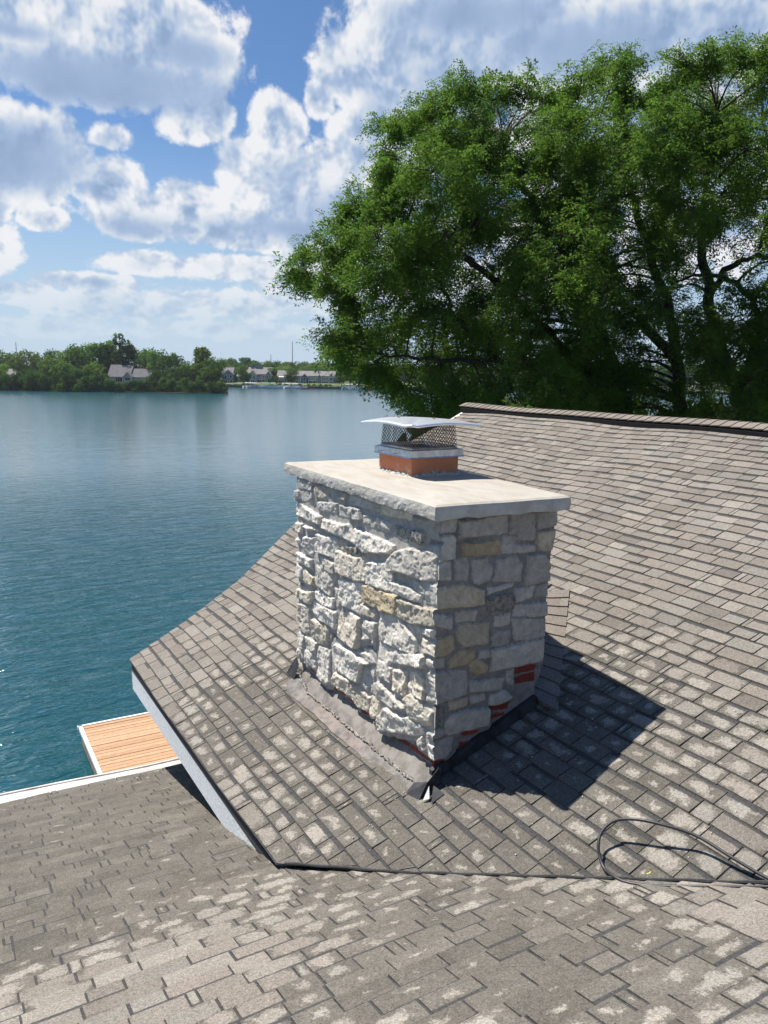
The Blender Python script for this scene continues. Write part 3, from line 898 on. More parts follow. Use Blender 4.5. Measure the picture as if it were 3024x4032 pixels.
PAL = {'g': (.50, .49, .455, .05), 'w': (.72, .68, .60, .15), 't': (.66, .60, .50, .40), 'y': (.67, .615, .50, .45), 'o': (.70, .59, .40, .55),
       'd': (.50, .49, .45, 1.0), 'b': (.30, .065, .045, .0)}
PALF = {'g': (.47, .45, .40, .0), 't': (.46, .405, .31, .35), 'y': (.48, .395, .26, .4), 'd': (.33, .32, .29, 1.0), 'b': (.30, .060, .040, .0)}     # smoother greyer stones of the narrow face, its shade also put into the colour
STN = {'L': [], 'F': []}
for ln in STONES.strip().splitlines():
    w_ = ln.split(); STN[w_[0][0]].append((w_[0][1], int(w_[0][2:]) / 1000., [(float(a.split(',')[0]) / 1000, 8.5 - float(a.split(',')[1]) / 1000) for a in w_[1:]]))


def sdist(px, py, poly):
    """signed distance, positive inside"""
    d = np.full(px.shape, 1e9); ins = np.zeros(px.shape, bool); n = len(poly)
    for i in range(n):
        x0, y0 = poly[i]; x1, y1 = poly[(i + 1) % n]
        ex, ey = x1 - x0, y1 - y0
        q = np.clip(((px - x0) * ex + (py - y0) * ey) / (ex * ex + ey * ey + 1e-12), 0, 1)
        d = np.minimum(d, np.hypot(px - x0 - q * ex, py - y0 - q * ey))
        cond = ((y0 > py) != (y1 > py)) & (px < ex * (py - y0) / (ey + 1e-12) + x0)
        ins ^= cond
    return np.where(ins, d, -d)


def relief(A, Z, stones, rough, hs, seed, pal=PAL):
    """A, Z coordinate arrays on a face -> height out of the face and colour"""
    ax = A + .018 * (fbm(A * 14, Z * 14, 0, 4, seed) - .5) + .008 * (fbm(A * 60, Z * 60, 0, 2, seed + 9) - .5)
    az_ = Z + .018 * (fbm(A * 14, Z * 14, 5.5, 4, seed + 3) - .5) + .008 * (fbm(A * 60, Z * 60, 3, 2, seed + 5) - .5)
    H = np.full(A.shape, -9.0); best = np.full(A.shape, -9.0)
    col = np.zeros(A.shape + (4,)); col[...] = (.42, .41, .385, 0) if pal is PAL else (.25, .245, .23, 0)  # narrow face gets darker mortar, its shade put into the colour
    dmin = np.full(A.shape, -9.0)
    rr = random.Random(seed)
    for (k, h, poly) in stones:
        x0 = min(p[0] for p in poly) - .08; x1 = max(p[0] for p in poly) + .08; z0 = min(p[1] for p in poly) - .08; z1 = max(p[1] for p in poly) + .08
        msk = (A > x0) & (A < x1) & (Z > z0) & (Z < z1)
        if not msk.any(): continue
        d = sdist(ax[msk], az_[msk], poly) + (.003 if k != 'b' else -.001)
        if k != 'b': dmin[msk] = np.maximum(dmin[msk], d)
        aa, zz = A[msk], Z[msk]
        tx, tz = rr.uniform(-.12, .12), rr.uniform(-.10, .10)
        cx_ = sum(p[0] for p in poly) / len(poly); cz_ = sum(p[1] for p in poly) / len(poly)
        if k == 'b': hh = -.026 + .006 * sst(d, 0, .006)
        else:
            r1 = fbm(aa * 8.5, zz * 8.5, cx_ * 9, 6, seed + 20, .52) - .5
            q5 = fbm(aa * 7, zz * 9, cz_ * 5, 5, seed + 60, .55) * 7; fl_ = np.floor(q5); r3 = (fl_ + sst(q5 - fl_, .70, 1.0)) / 7 - .5
            r2 = 1 - np.abs(2 * fbm(aa * 11, zz * 15, cz_ * 7, 5, seed + 30, .6) - 1) * 2
            hh = (h * hs + rough * (.9 * r1 + 1.9 * r3 + .35 * (r2 - .5)) + .004 * (fbm(aa * 55, zz * 55, 1, 3, seed + 44) - .5) + tx * (aa - cx_) + tz * (zz - cz_)) * sst(d, 0, .008) - .002
            hh = np.maximum(hh, .004 * sst(d, 0, .004))
        up = d > 0
        cur = H[msk]; take = up & (hh > cur)
        cur[take] = hh[take]; H[msk] = cur
        cm = col[msk]; c = np.array(pal[k]) * np.array([rr.uniform(.78, 1.14)] * 3 + [1])
        cm[take] = c; col[msk] = cm
    mortar = .006 * (fbm(A * 18, Z * 18, 2, 4, seed + 50) - .5) - .028 * sst(-dmin, .035, .06)
    parg = sst(-dmin, .035, .06)[..., None]
    free = H < -1
    H = np.where(free, mortar, H)
    col = np.where(free[..., None], col * (1 - parg) + np.array((.30, .275, .265, 0)) * parg, col)
    return H, col


X0, X1, Y0, Y1 = 2.882, 3.800, 4.232, 6.455
ZB, ZT = 5.30, 7.585
nz = 318
zs = np.linspace(ZB, ZT, nz)
# how far the veneer steps out at the two far corners, by height
def out_r(z): return np.interp(z, [5.3, 6.2, 6.26, 6.9, 7.1, 7.5], [0, .0, .040, .045, .055, .100])
def out_b(z): return np.interp(z, [5.3, 5.62, 5.70, 6.8, 7.5], [-.02, .0, .045, .065, .085])
yl = np.linspace(Y1, Y0, 330); xf = np.linspace(X0, X1, 140); yr = np.linspace(Y0, Y1, 80); xb = np.linspace(X1, X0, 40)
def random_stones(a0, a1, z0, z1, sd):
    r = random.Random(sd); L = []; z = z0
    while z < z1:
        h = r.uniform(.09, .2); a = a0
        while a < a1:
            w = r.uniform(.12, .34)
            L.append((r.choice('gggwt'), r.uniform(.02, .05), [(a + .01, z + .01), (min(a + w, a1), z + .008), (min(a + w, a1), z + h), (a + .01, z + h)])); a += w + .012
        z += h + .012
    return L
ZZ = zs[:, None]
def face(coord, stones, rough, hs, seed, s0f, s1f, r0, r1, lo, hi):
    A = coord[None, :] + 0 * ZZ; Z = ZZ + 0 * A
    # s0f / s1f: extra shift at the lo and hi end of the face
    sh = s0f(Z) * np.clip(1 - np.abs(A - lo) / r0, 0, 1) + s1f(Z) * np.clip(1 - np.abs(hi - A) / r1, 0, 1)
    A2 = A + sh
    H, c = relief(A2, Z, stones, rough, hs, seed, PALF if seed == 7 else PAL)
    return A2, Z, H, c
zero = lambda Z: 0 * Z
AL, ZL, HL, CLc = face(yl, STN['L'], .023, .54, 3, zero, out_b, .1, .45, Y0, Y1)
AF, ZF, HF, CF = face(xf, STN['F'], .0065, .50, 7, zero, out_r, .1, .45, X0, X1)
AR, ZR, HR, CR = face(yr, random_stones(Y0, Y1, 5.7, 7.5, 3), .01, .6, 9, zero, out_b, .1, .45, Y0, Y1)
AB, ZB_, HB, CB = face(xb, random_stones(X0, X1, 5.7, 7.5, 4), .01, .6, 13, zero, out_r, .1, .45, X0, X1)
HR = HR * .5 + out_r(ZR); HB = HB * .5 + out_b(ZB_)
def near(A, c, r): return np.clip(1 - np.abs(A - c) / r, 0, 1)
cLF, cFL = HL[:, -1:], HF[:, :1]          # heights at the shared front corner
cFR, cRF = HF[:, -1:], HR[:, :1]
cRB, cBR = HR[:, -1:], HB[:, :1]
cBL, cLB = HB[:, -1:], HL[:, :1]
e = .05
nL = np.arange(len(yl)); 
def arr(n, first, last, step):
    k = np.arange(n); return np.clip(1 - k * step / e, 0, 1)[None, :] * first, np.clip(1 - (n - 1 - k) * step / e, 0, 1)[None, :] * last
s_, t_ = arr(len(yl), HB[:, -1:] - out_b(ZL[:, :1]), cFL, 2.22 / 330)
PL_ = np.stack([X0 - HL, AL + s_ - t_, ZL], -1)
s_, t_ = arr(len(xf), cLF, HR[:, :1] - out_r(ZF[:, :1]), .92 / 140)
PF_ = np.stack([AF - s_ + t_, Y0 - HF, ZF], -1)
s_, t_ = arr(len(yr), cFR, HB[:, :1] - out_b(ZR[:, :1]), 2.22 / 80)
PR_ = np.stack([X1 + HR, AR - s_ + t_, ZR], -1)
s_, t_ = arr(len(xb), HR[:, -1:] - out_r(ZB_[:, :1]), cLB, .92 / 40)
PB_ = np.stack([AB + s_ - t_, Y1 + HB, ZB_], -1)
allP = np.concatenate([PL_, PF_, PR_, PB_], 1); allC = np.concatenate([CLc, CF, CR, CB], 1)
nn = allP.shape[1]
# weld the shared corner columns
idx = np.arange(nz * nn).reshape(nz, nn)
jn = np.roll(np.arange(nn), -1)
F = np.stack([idx[:-1, :], idx[:-1, jn], idx[1:, jn], idx[1:, :]], -1).reshape(-1, 4)[:, ::-1]
me = quadmesh('chimney', allP.reshape(-1, 3), F[:, ::-1].copy(), M['stone'], allC.reshape(-1, 4))
chim = hpart(add('chimney', me, house))
tag(chim, 'pale rough limestone veneer with red brick showing at its foot')
def cpart(o): return o

# concrete crown
cor = [Vector((2.803, 4.165, 7.644)), Vector((3.905, 4.098, 7.644)), Vector((4.13, 6.70, 7.644)), Vector((2.872, 6.80, 7.644))]
nA, nB = 50, 110
def ctop(a, b):
    p = cor[0] * (1 - a) * (1 - b) + cor[1] * a * (1 - b) + cor[2] * a * b + cor[3] * (1 - a) * b
    return p
V = []; F = []
g = {}
for i in range(nA + 1):
    for j in range(nB + 1):
        a, b = i / nA, j / nB; p = ctop(a, b)
        ed = min(a * 1.1, (1 - a) * 1.1, b * 2.6, (1 - b) * 2.6)
        p.z += .012 * min(1, ed * 4) + .006 * (float(vnoise(p.x * 5, p.y * 5, 0, 3)) - .5) - .010 * max(0, 1 - ed / .02)
        g[i, j] = len(V); V.append(tuple(p))
for i in range(nA):
    for j in range(nB): F.append([g[i, j], g[i + 1, j], g[i + 1, j + 1], g[i, j + 1]])
ring = [(i, 0) for i in range(nA)] + [(nA, j) for j in range(nB)] + [(i, nB) for i in range(nA, 0, -1)] + [(0, j) for j in range(nB, 0, -1)]
prev = [g[q] for q in ring]
c0 = Vector((3.42, 5.45, 0))
for lv in range(1, 7):
    cur = []
    for q in ring:
        p0 = Vector(V[g[q]]); nrm = Vector((0, 0, 0))
        if q[1] == 0: nrm += Vector((0, -1, 0))
        if q[0] == nA: nrm += Vector((1, 0, 0))
        if q[1] == nB: nrm += Vector((0, 1, 0))
        if q[0] == 0: nrm += Vector((-1, 0, 0))
        f = lv / 5
        if lv <= 5:
            n1 = float(fbm((p0.x + p0.y) * 22, f * 3, 0, 4, 8)) - .5
            drop = .088 + .014 * (float(vnoise((p0.x - p0.y) * 9, 1, 0, 4)) - .5)
            p = p0 + nrm * (.010 * n1 + .004 * math.sin(f * 3.1)) + Vector((0, 0, -drop * f))
        else:
            p = Vector(V[cur_last[ring.index(q)]]) if False else Vector((p0.x * .88 + c0.x * .12, p0.y * .94 + c0.y * .06, p0.z - .085))
        cur.append(len(V)); V.append(tuple(p))
    for k in range(len(ring)):
        k2 = (k + 1) % len(ring); F.append([prev[k2], prev[k], cur[k], cur[k2]])
    prev = cur
F.append(list(reversed(prev)))
cpart(add('concrete_crown', quadmesh('concrete_crown', V, F, M['crown'], smooth=False), chim))

# flue tile
fx0, fx1, fy0, fy1 = 3.358, 3.812, 5.345, 5.868
fm = MB(); z0, z1 = 7.56, 7.86; w = .032
fm.box((fx0, fy0, z0), (fx1, fy0 + w, z1)); fm.box((fx0, fy1 - w, z0), (fx1, fy1, z1))
fm.box((fx0, fy0 + w, z0), (fx0 + w, fy1 - w, z1)); fm.box((fx1 - w, fy0 + w, z0), (fx1, fy1 - w, z1))
cpart(fm.build('flue_tile', M['flue'], chim))
# mortar fillet round its foot
mf = MB(); rs = random.Random(4); n = 120; r0 = []; r1 = []; r2 = []
per = []
for k in range(n):
    f = k / n * 4; sd = int(f); f -= sd
    c4 = [(fx0, fy0), (fx1, fy0), (fx1, fy1), (fx0, fy1)]
    a, b = c4[sd], c4[(sd + 1) % 4]; per.append((a[0] + (b[0] - a[0]) * f, a[1] + (b[1] - a[1]) * f, (a, b, sd)))
for x, y, (a, b, sd) in per:
    nx, ny = [(0, -1), (1, 0), (0, 1), (-1, 0)][sd]
    o = .018 + rs.random() * .022; up = .006 + rs.random() * .022
    r0.append((x + nx * o, y + ny * o, 7.648)); r1.append((x + nx * (.004 + o * .25), y + ny * (.004 + o * .25), 7.656 + up)); r2.append((x - nx * .004, y - ny * .004, 7.658 + up))
mf.prism(r0, r1, caps=False); mf.prism(r1, r2, caps=False)
cpart(mf.build('mortar_fillet', M['crown'], chim))

# metal chimney cap
bx0, bx1, by0, by1 = fx0 - .030, fx1 + .030, fy0 - .030, fy1 + .030
cb = MB(); zt, zb = 7.865, 7.808; tk = .004
ringo = [(bx0, by0), (bx1, by0), (bx1, by1), (bx0, by1)]
def rg(o, z): return [(bx0 - o, by0 - o, z), (bx1 + o, by0 - o, z), (bx1 + o, by1 + o, z), (bx0 - o, by1 + o, z)]
for (o0, za), (o1, zc) in (((.006, zb - .004), (0, zb + .006)), ((0, zb + .006), (0, zt)), ((0, zt), (-.032, zt + .008)), ((-.032, zt + .008), (-.050, zt + .028)), ((-.050, zt + .028), (-.085, zt + .004)), ((-.085, zt + .004), (-.085, zb))):
    cb.prism(rg(o0, za), rg(o1, zc), caps=False)
cpart(cb.build('cap_base', M['galv'], chim))
sc = MB(); mz0, mz1 = 7.885, 8.085; ins = .038
def strut(p, q_, r=.0022):
    p = Vector(p); q_ = Vector(q_); sc.tube([p, q_], r, 4, caps=False)
def side(a0, b0, a1, b1):
    n = 15; rows = 6
    for i in range(n):
        for j in range(rows):
            def pt(x, y):
                x = max(0, min(n, x)); f = x / n; g_ = y / rows
                k = .012 * (1 - g_)
                A = Vector((a0[0] + (b0[0] - a0[0]) * f, a0[1] + (b0[1] - a0[1]) * f, mz0)); B = Vector((a1[0] + (b1[0] - a1[0]) * f, a1[1] + (b1[1] - a1[1]) * f, mz1))
                return A.lerp(B, g_)
            strut(pt(i, j), pt(i + .5, j + .5)); strut(pt(i + .5, j + .5), pt(i + 1, j))
            strut(pt(i, j + 1), pt(i + .5, j + .5)); strut(pt(i + .5, j + .5), pt(i + 1, j + 1))
m0 = [(bx0 + ins, by0 + ins), (bx1 - ins, by0 + ins), (bx1 - ins, by1 - ins), (bx0 + ins, by1 - ins)]
m1 = [(bx0 + ins + .014, by0 + ins + .014), (bx1 - ins - .014, by0 + ins + .014), (bx1 - ins - .014, by1 - ins - .014), (bx0 + ins + .014, by1 - ins - .014)]
for k in range(4): side(m0[k], m0[(k + 1) % 4], m1[k], m1[(k + 1) % 4])
cpart(sc.build('cap_screen', M['wire'], chim))
# lid: bent sheet with turned-down rim
lx0, lx1, ly0, ly1 = 3.255, 3.935, 5.215, 6.00
nl = 32; V = []; F = []; g = {}
def lidz(a, b):
    x, y = a * 2 - 1, b * 2 - 1
    z = 8.112 - .026 * (abs(x) ** 1.9) - .018 * (abs(y) ** 1.9)
    z += .004 * math.sin(5 * a + 2) * math.sin(4 * b) 
    dn = math.hypot(a, b)
    z += .020 * math.exp(-(dn / .06) ** 2) - .004 * math.exp(-((a - b) / .05) ** 2) * (1 if a < .4 else 0)
    return z
for i in range(nl + 1):
    for j in range(nl + 1):
        a, b = i / nl, j / nl
        cut = .026 * math.exp(-((a + b) / .08) ** 2)
        g[i, j] = len(V); V.append((lx0 + (lx1 - lx0) * a + cut, ly0 + (ly1 - ly0) * b + cut, lidz(a, b)))
for i in range(nl):
    for j in range(nl): F.append([g[i, j], g[i + 1, j], g[i + 1, j + 1], g[i, j + 1]])
ring = [(i, 0) for i in range(nl)] + [(nl, j) for j in range(nl)] + [(i, nl) for i in range(nl, 0, -1)] + [(0, j) for j in range(nl, 0, -1)]
prev = [g[q] for q in ring]
for (o, dz) in ((.007, -.006), (.011, -.020), (.009, -.020), (-.02, -.010)):
    cur = []
    for q in ring:
        p0 = Vector(V[g[q]]); nx = (1 if q[0] == nl else 0) - (1 if q[0] == 0 else 0); ny = (1 if q[1] == nl else 0) - (1 if q[1] == 0 else 0)
        cur.append(len(V)); V.append((p0.x + nx * o, p0.y + ny * o, p0.z + dz))
    for k in range(len(ring)):
        k2 = (k + 1) % len(ring); F.append([prev[k2], prev[k], cur[k], cur[k2]])
    prev = cur
cpart(add('cap_lid', quadmesh('cap_lid', V, F, M['alu'], smooth=True), chim))
def nut(x, y, z):
    b = MB(); b.tube([(x, y, z - .004), (x, y, z + .006)], .006, 8)
    b.tube([(x, y, z + .001), (x + .008, y - .008, z + .010), (x + .012, y - .012, z + .017)], [.004, .0035, .002], 6)
    b.tube([(x, y, z + .001), (x - .008, y + .008, z + .010), (x - .012, y + .012, z + .017)], [.004, .0035, .002], 6)
    return b
for k, (x, y) in enumerate(((3.47, 5.74), (3.64, 5.46))):
    z = lidz((x - lx0) / (lx1 - lx0), (y - ly0) / (ly1 - ly0))
    cpart(nut(x, y, z).build('wing_nut', M['brass'], chim))
for y in (5.76, 5.52):
    b = MB(); b.tube([(bx0 + .004, y, 7.832), (bx0 - .035, y + .004, 7.829)], .0022, 6); b.tube([(bx0 - .035, y + .004, 7.829), (bx0 - .039, y + .004, 7.829)], .005, 8)
    cpart(b.build('screw', M['wire'], chim))

# flashing at the foot
fl = MB(); rs = random.Random(8)
nseg = 6
for k in range(nseg):      # counter-flashing pieces up the front face
    x0 = X0 - .01 + (X1 - X0) * k / nseg; x1 = x0 + (X1 - X0) / nseg - .002
    o = .012 + .004 * (k % 2)
    y0, y1 = Y0 + .008 - o, Y0 + .03
    za, zb2 = 4.5 + .4 * x0, 4.5 + .4 * x1
    fl.hexa([(x0, y0 - .008, za - .03), (x1, y0 - .008, zb2 - .03), (x1, y1, zb2 - .03), (x0, y1, za - .03), (x0, y0, za + .105), (x1, y0, zb2 + .105), (x1, y1, zb2 + .11), (x0, y1, za + .11)])
cpart(fl.build('counter_flashing', M['tin'], chim))
ap = MB(); ys = np.linspace(4.26, 6.50, 26)
for y0, y1 in zip(ys[:-1], ys[1:]):      # old apron strip lying on the shingles along the sunlit face
    wob = .010 * math.sin(y0 * 9) + .01 * math.sin(y0 * 23); wob1 = .014 * math.sin(y1 * 9) + .01 * math.sin(y1 * 23)
    xo, xo1, xi = 2.69 + wob * .4, 2.69 + wob1 * .4, 2.83
    ap.hexa([(xo, y0, 4.5 + .4 * xo - .01), (xi, y0, 4.5 + .4 * xi - .01), (xi, y1, 4.5 + .4 * xi - .01), (xo1, y1, 4.5 + .4 * xo1 - .01),
             (xo, y0, 4.5 + .4 * xo + .016), (xi, y0, 4.5 + .4 * xi + .022), (xi, y1, 4.5 + .4 * xi + .022), (xo1, y1, 4.5 + .4 * xo1 + .016)])
cpart(ap.build('apron_flashing', M['oldflash'], chim))
rm = MB(); 
pts = []; rad = []
for y0 in np.linspace(4.16, 6.44, 150):
    xq = 2.788 + rs.uniform(-.007, .007) + .08 * max(0, y0 - 6.1) / .4; pts.append((xq, y0, 4.5 + .4 * xq + .030 + rs.uniform(-.006, .006))); rad.append(.003 + .014 * rs.random() ** 1.6)
rm.tube(pts, rad, 7)
cpart(rm.build('caulk_line', mat('crumbled_caulk', (.27, .25, .22), .9, nscale=60, namp=.35, bump=.5, bdist=.006), chim))
# sloping cement parging between the lowest bricks and the roof
V = []; F = []; cp_c = []
yy_ = np.linspace(4.20, 6.46, 150); fz = np.linspace(0, 1, 14)
for j, y_ in enumerate(yy_):
    for i, f in enumerate(fz):
        xb_ = 2.792 + .08 * max(0, y_ - 6.1) / .4; x_ = xb_ * (1 - f) + 2.925 * f; z_ = (4.5 + .4 * xb_ + .012) * (1 - f) + 5.775 * f
        nz_ = .010 * (float(fbm(y_ * 11, f * 3, 0, 4, 12)) - .5); V.append((x_ - nz_, y_, z_ + nz_ * .3))
n_ = len(fz)
for j in range(len(yy_) - 1):
    for i in range(n_ - 1): a = j * n_ + i; F.append((a, a + 1, a + n_ + 1, a + n_))
for e_i in (0, len(yy_) - 1):
    b = len(V); a0 = V[e_i * n_]; a1 = V[e_i * n_ + n_ - 1]; V += [a0, a1, (2.93, a1[1], 5.5), (a0[0], a0[1], 5.5)]; F.append((b, b + 1, b + 2, b + 3))
cpart(add('cement_base', quadmesh('cement_base', V, np.array(F), mat('grey_cement_parging', (.195, .180, .160), .92, nscale=9, namp=.35, bump=.6, bscale=70, bdist=.006)), chim))
# bent corner pieces
def tri(name, pts, m, th=.004):
    b = MB(); a, c, d = [Vector(p) for p in pts[:3]]; n = (c - a).cross(d - a).normalized() * th
    b.prism([tuple(Vector(p)) for p in pts], [tuple(Vector(p) + n) for p in pts])
    return cpart(b.build(name, m, chim))
zc = 4.5 + .4 * 2.79
def sh(pts, dx, dy): return [(x + dx, y + dy, z + .4 * dx) for x, y, z in pts]
tri('corner_flashing', [(2.735, 4.172, zc - .03), (2.915, 4.172, zc + .035), (2.90, 4.180, zc + .185), (2.80, 4.176, zc + .100)], M['tin'])
tri('corner_flashing', [(2.70, 4.30, zc - .025), (2.735, 4.165, zc - .005), (2.80, 4.168, zc + .105), (2.775, 4.30, zc + .045)], M['tin'])
tri('corner_flashing', [(2.735, 4.125, zc + .004), (2.770, 4.098, zc + .024), (2.800, 4.150, zc + .085)], M['tinpale'])
tri('corner_flashing', [(2.76, 4.06, zc + .008), (2.87, 4.07, zc + .045), (2.84, 4.16, zc + .075)], M['tin'])
tri('corner_flashing', sh([(2.80, 6.42, zc + .02), (2.80, 6.60, zc + .03), (2.862, 6.50, zc + .22), (2.858, 6.44, zc + .16)], 0, .03), M['tin'])
tri('corner_flashing', sh([(2.70, 6.50, zc - .035), (2.86, 6.42, zc + .035), (2.87, 6.62, zc + .045), (2.74, 6.68, zc - .02)], 0, .03), M['tin'])

# ------------------------------------------------------------------ cable and bits on the roof
def cab(px, py, h):
    v_ = ray(px, py); k_ = (4.5 + h - CAMZ) / (v_.z - .4 * v_.x); return Vector((0, 0, CAMZ)) + v_ * k_
cp = [(3200, 3540, .02), (3024, 3459, .045), (2880, 3375, .08), (2740, 3290, .12), (2600, 3245, .16), (2500, 3226, .17), (2420, 3232, .15), (2370, 3275, .12), (2356, 3325, .09), (2362, 3375, .05),
      (2380, 3420, .03), (2410, 3445, .050), (2450, 3468, .058), (2510, 3482, .060), (2600, 3489, .060), (2750, 3491, .060), (2900, 3492, .060), (3024, 3492, .060), (3200, 3496, .060), (3400, 3505, .060)]
P3 = [cab(*q) for q in cp]
def catmull(P, n=8):
    out = []
    P = [P[0] * 2 - P[1]] + P + [P[-1] * 2 - P[-2]]
    for i in range(1, len(P) - 2):
        for k in range(n):
            t = k / n; a, b, c, d = P[i - 1], P[i], P[i + 1], P[i + 2]
            out.append(.5 * ((2 * b) + (c - a) * t + (2 * a - 5 * b + 4 * c - d) * t * t + (3 * b - a - 3 * c + d) * t ** 3))
    out.append(P[-2]); return out
cb_ = MB(); cb_.tube(catmull(P3), .0092, 8)
tag(cb_.build('cable', M['rubber'], smooth=True), 'black rubber cable looped on the shingles along the roof valley', 'cable')
for (px, py, lb, a_) in ((2571, 3161, 'small yellow leaf on the shingles above the cable loop', .4), (2555, 3438, 'small yellow leaf lying inside the black cable loop', -.3)):
    p_ = cab(px, py, .016)
    lf = MB(); r_ = []
    for k in range(12):
        an = 2 * math.pi * k / 12; x_ = math.cos(an) * .013; y_ = math.sin(an) * .0055 * (1 - .3 * math.cos(an))
        r_.append((x_ * math.cos(a_) - y_ * math.sin(a_), x_ * math.sin(a_) + y_ * math.cos(a_), .4 * (x_ * math.cos(a_) - y_ * math.sin(a_)) + .003 * math.cos(an * 2)))
    lf.prism(r_, [(x, y, z + .0012) for x, y, z in r_])
    o_ = lf.build('fallen_leaf', M['leaf']); o_.location = p_; tag(o_, lb, 'leaf', 'yellow leaves fallen on the roof')

cr_b = MB(); rs = random.Random(77)
for k in range(90):
    u_ = rs.uniform(2.25, 2.70) if k < 60 else rs.uniform(2.4, 4.6); v_ = rs.uniform(4.0, 6.6) if k < 60 else rs.uniform(2.2, 4.0)
    if v_ < vval(u_) + .1: continue
    z_ = zmain(u_, v_) + .014; r_ = rs.uniform(.002, .0055)
    cr_b.prism([(u_ - r_, v_ - r_ * .7, z_), (u_ + r_ * .9, v_ - r_, z_), (u_ + r_, v_ + r_ * .8, z_), (u_ - r_ * .6, v_ + r_, z_)], [(u_ - r_ * .5, v_ - r_ * .4, z_ + r_), (u_ + r_ * .5, v_ - r_ * .6, z_ + r_ * 1.2), (u_ + r_ * .4, v_ + r_ * .5, z_ + r_), (u_ - r_ * .4, v_ + r_ * .5, z_ + r_ * .8)])
tag(cr_b.build('mortar_crumbs', mat('pale_mortar_crumb', (.62, .60, .56), .9)), kind='stuff')

# ------------------------------------------------------------------ floating swim dock
DZ = .45
dock = thing('swim_dock', 'floating swim dock with apricot boards and white edging beside the roof', 'dock', (4.0, 16.6, 0))
DM = Matrix.Translation((-4.0, -16.6, 0))
q0 = at_z(318, 2862, DZ); q1 = at_z(398, 3050, DZ); 
ax_ = (q1 - q0).normalized(); bx_ = Vector((-ax_.y, ax_.x, 0)).normalized()
if bx_.x < 0: bx_ = -bx_
Ld = 3.7; Wd = 3.6
def dp(a, b, z): 
    p_ = q0 + ax_ * a + bx_ * b; return (p_.x, p_.y, z)
def dbox(m_, a0, a1, b0, b1, z0, z1, k=0): m_.hexa([dp(a0, b0, z0), dp(a1, b0, z0), dp(a1, b1, z0), dp(a0, b1, z0), dp(a0, b0, z1), dp(a1, b0, z1), dp(a1, b1, z1), dp(a0, b1, z1)], k)
bm_ = MB(); a = .02; rs = random.Random(2)
mats_d = [mat('apricot_deck_board_%s' % nm, c_, .6, nscale=9, namp=.10) for nm, c_ in (('light', (.44, .262, .140)), ('mid', (.39, .230, .120)), ('pale', (.48, .295, .165)))]
while a < Ld:
    gp = .012 if rs.random() < .8 else .02
    dbox(bm_, a, a + .138 - gp, .04, Wd, DZ - .03, DZ + rs.uniform(-.003, .003), rs.choice((0, 1, 2, 0))); a += .138
for o_ in (bm_.build('deck_board', mats_d, dock),): o_.matrix_parent_inverse = DM
fr = MB(); dbox(fr, 0, Ld, 0, .05, .05, DZ - .06); dbox(fr, 0.0, .05, .05, Wd, .05, DZ - .06); dbox(fr, Ld - .05, Ld, .05, Wd, .05, DZ - .06); dbox(fr, .05, Ld - .05, Wd - .05, Wd, .05, DZ - .06)
dbox(fr, .05, Ld - .05, .05, Wd - .05, -.1, DZ - .08)
o_ = fr.build('frame', mat('dock_frame_wood', (.30, .20, .14), .7, nscale=8, namp=.3), dock); o_.matrix_parent_inverse = DM
ed = MB(); dbox(ed, -.04, Ld, -.05, .03, DZ - .06, DZ + .02); dbox(ed, -.05, .015, -.07, 1.9, DZ - .06, DZ + .02)
o_ = ed.build('edge_bumper', M['white'], dock); o_.matrix_parent_inverse = DM
ld = MB()
lb0 = .9 * 2.05
for bb in (lb0, lb0 + .42):
    P_ = [dp(.42, bb, DZ + .02), dp(.20, bb, DZ + .05), dp(.06, bb, DZ + .10), dp(.03, bb, DZ + .55), dp(-.02, bb, DZ + .60), dp(-.07, bb, DZ + .52), dp(-.10, bb, -.5)]
    ld.tube(catmull([Vector(x) for x in P_], 5), .020, 8)
for zz in (.35, .05, -.25): ld.tube([dp(-.10, lb0, zz), dp(-.10, lb0 + .42, zz)], .018, 6)
o_ = ld.build('ladder', M['steel'], dock, smooth=True); o_.matrix_parent_inverse = DM

# ------------------------------------------------------------------ shores
M['grass'] = mat('lawn_grass', (.085, .120, .030), .9, nscale=.4, namp=.35)
M['earth'] = mat('bank_soil', (.060, .070, .035), .95, nscale=.3, namp=.4)
M['rock'] = mat('shoreline_rock', (.30, .28, .25), .9, nscale=1.2, namp=.5, bump=1.0, bscale=1.5, bdist=.4)
def yh(px): return 1457 + .0133 * (px - 1512)
def pos(px, d, z=0.0):
    p_ = at_d(px, yh(px), d); return Vector((p_.x, p_.y, z))
def slab(name, pts, z, m, zb=-1.5):
    b = MB(); b.prism([(p.x, p.y, zb) for p in pts], [(p.x, p.y, z) for p in pts]); o = b.build(name, m); tag(o, kind='structure'); return o
slab('left_bank', [pos(-900, 262), pos(-200, 262), pos(400, 262), pos(800, 259), pos(866, 262), pos(876, 275), pos(866, 330), pos(820, 700), pos(-900, 700)], 0.22, M['earth'])
slab('far_bank', [pos(700, 420), pos(862, 360), pos(1000, 352), pos(1300, 347), pos(1700, 342), pos(2400, 350), pos(3600, 330), pos(4500, 900), pos(600, 1000)], .9, M['earth'])
g_ = MB(); fs = [(868, 361), (1000, 354.5), (1080, 354), (1300, 349.5), (1700, 345)]
g_.prism([pos(p, d + 1.5, .8) for p, d in fs] + [pos(p, d + 24, 1.0) for p, d in reversed(fs)], [pos(p, d + 1.5, 1.25) for p, d in fs] + [pos(p, d + 24, 3.2) for p, d in reversed(fs)])
tag(g_.build('shore_lawn', M['grass']), kind='structure')
rk = MB(); rs = random.Random(5)
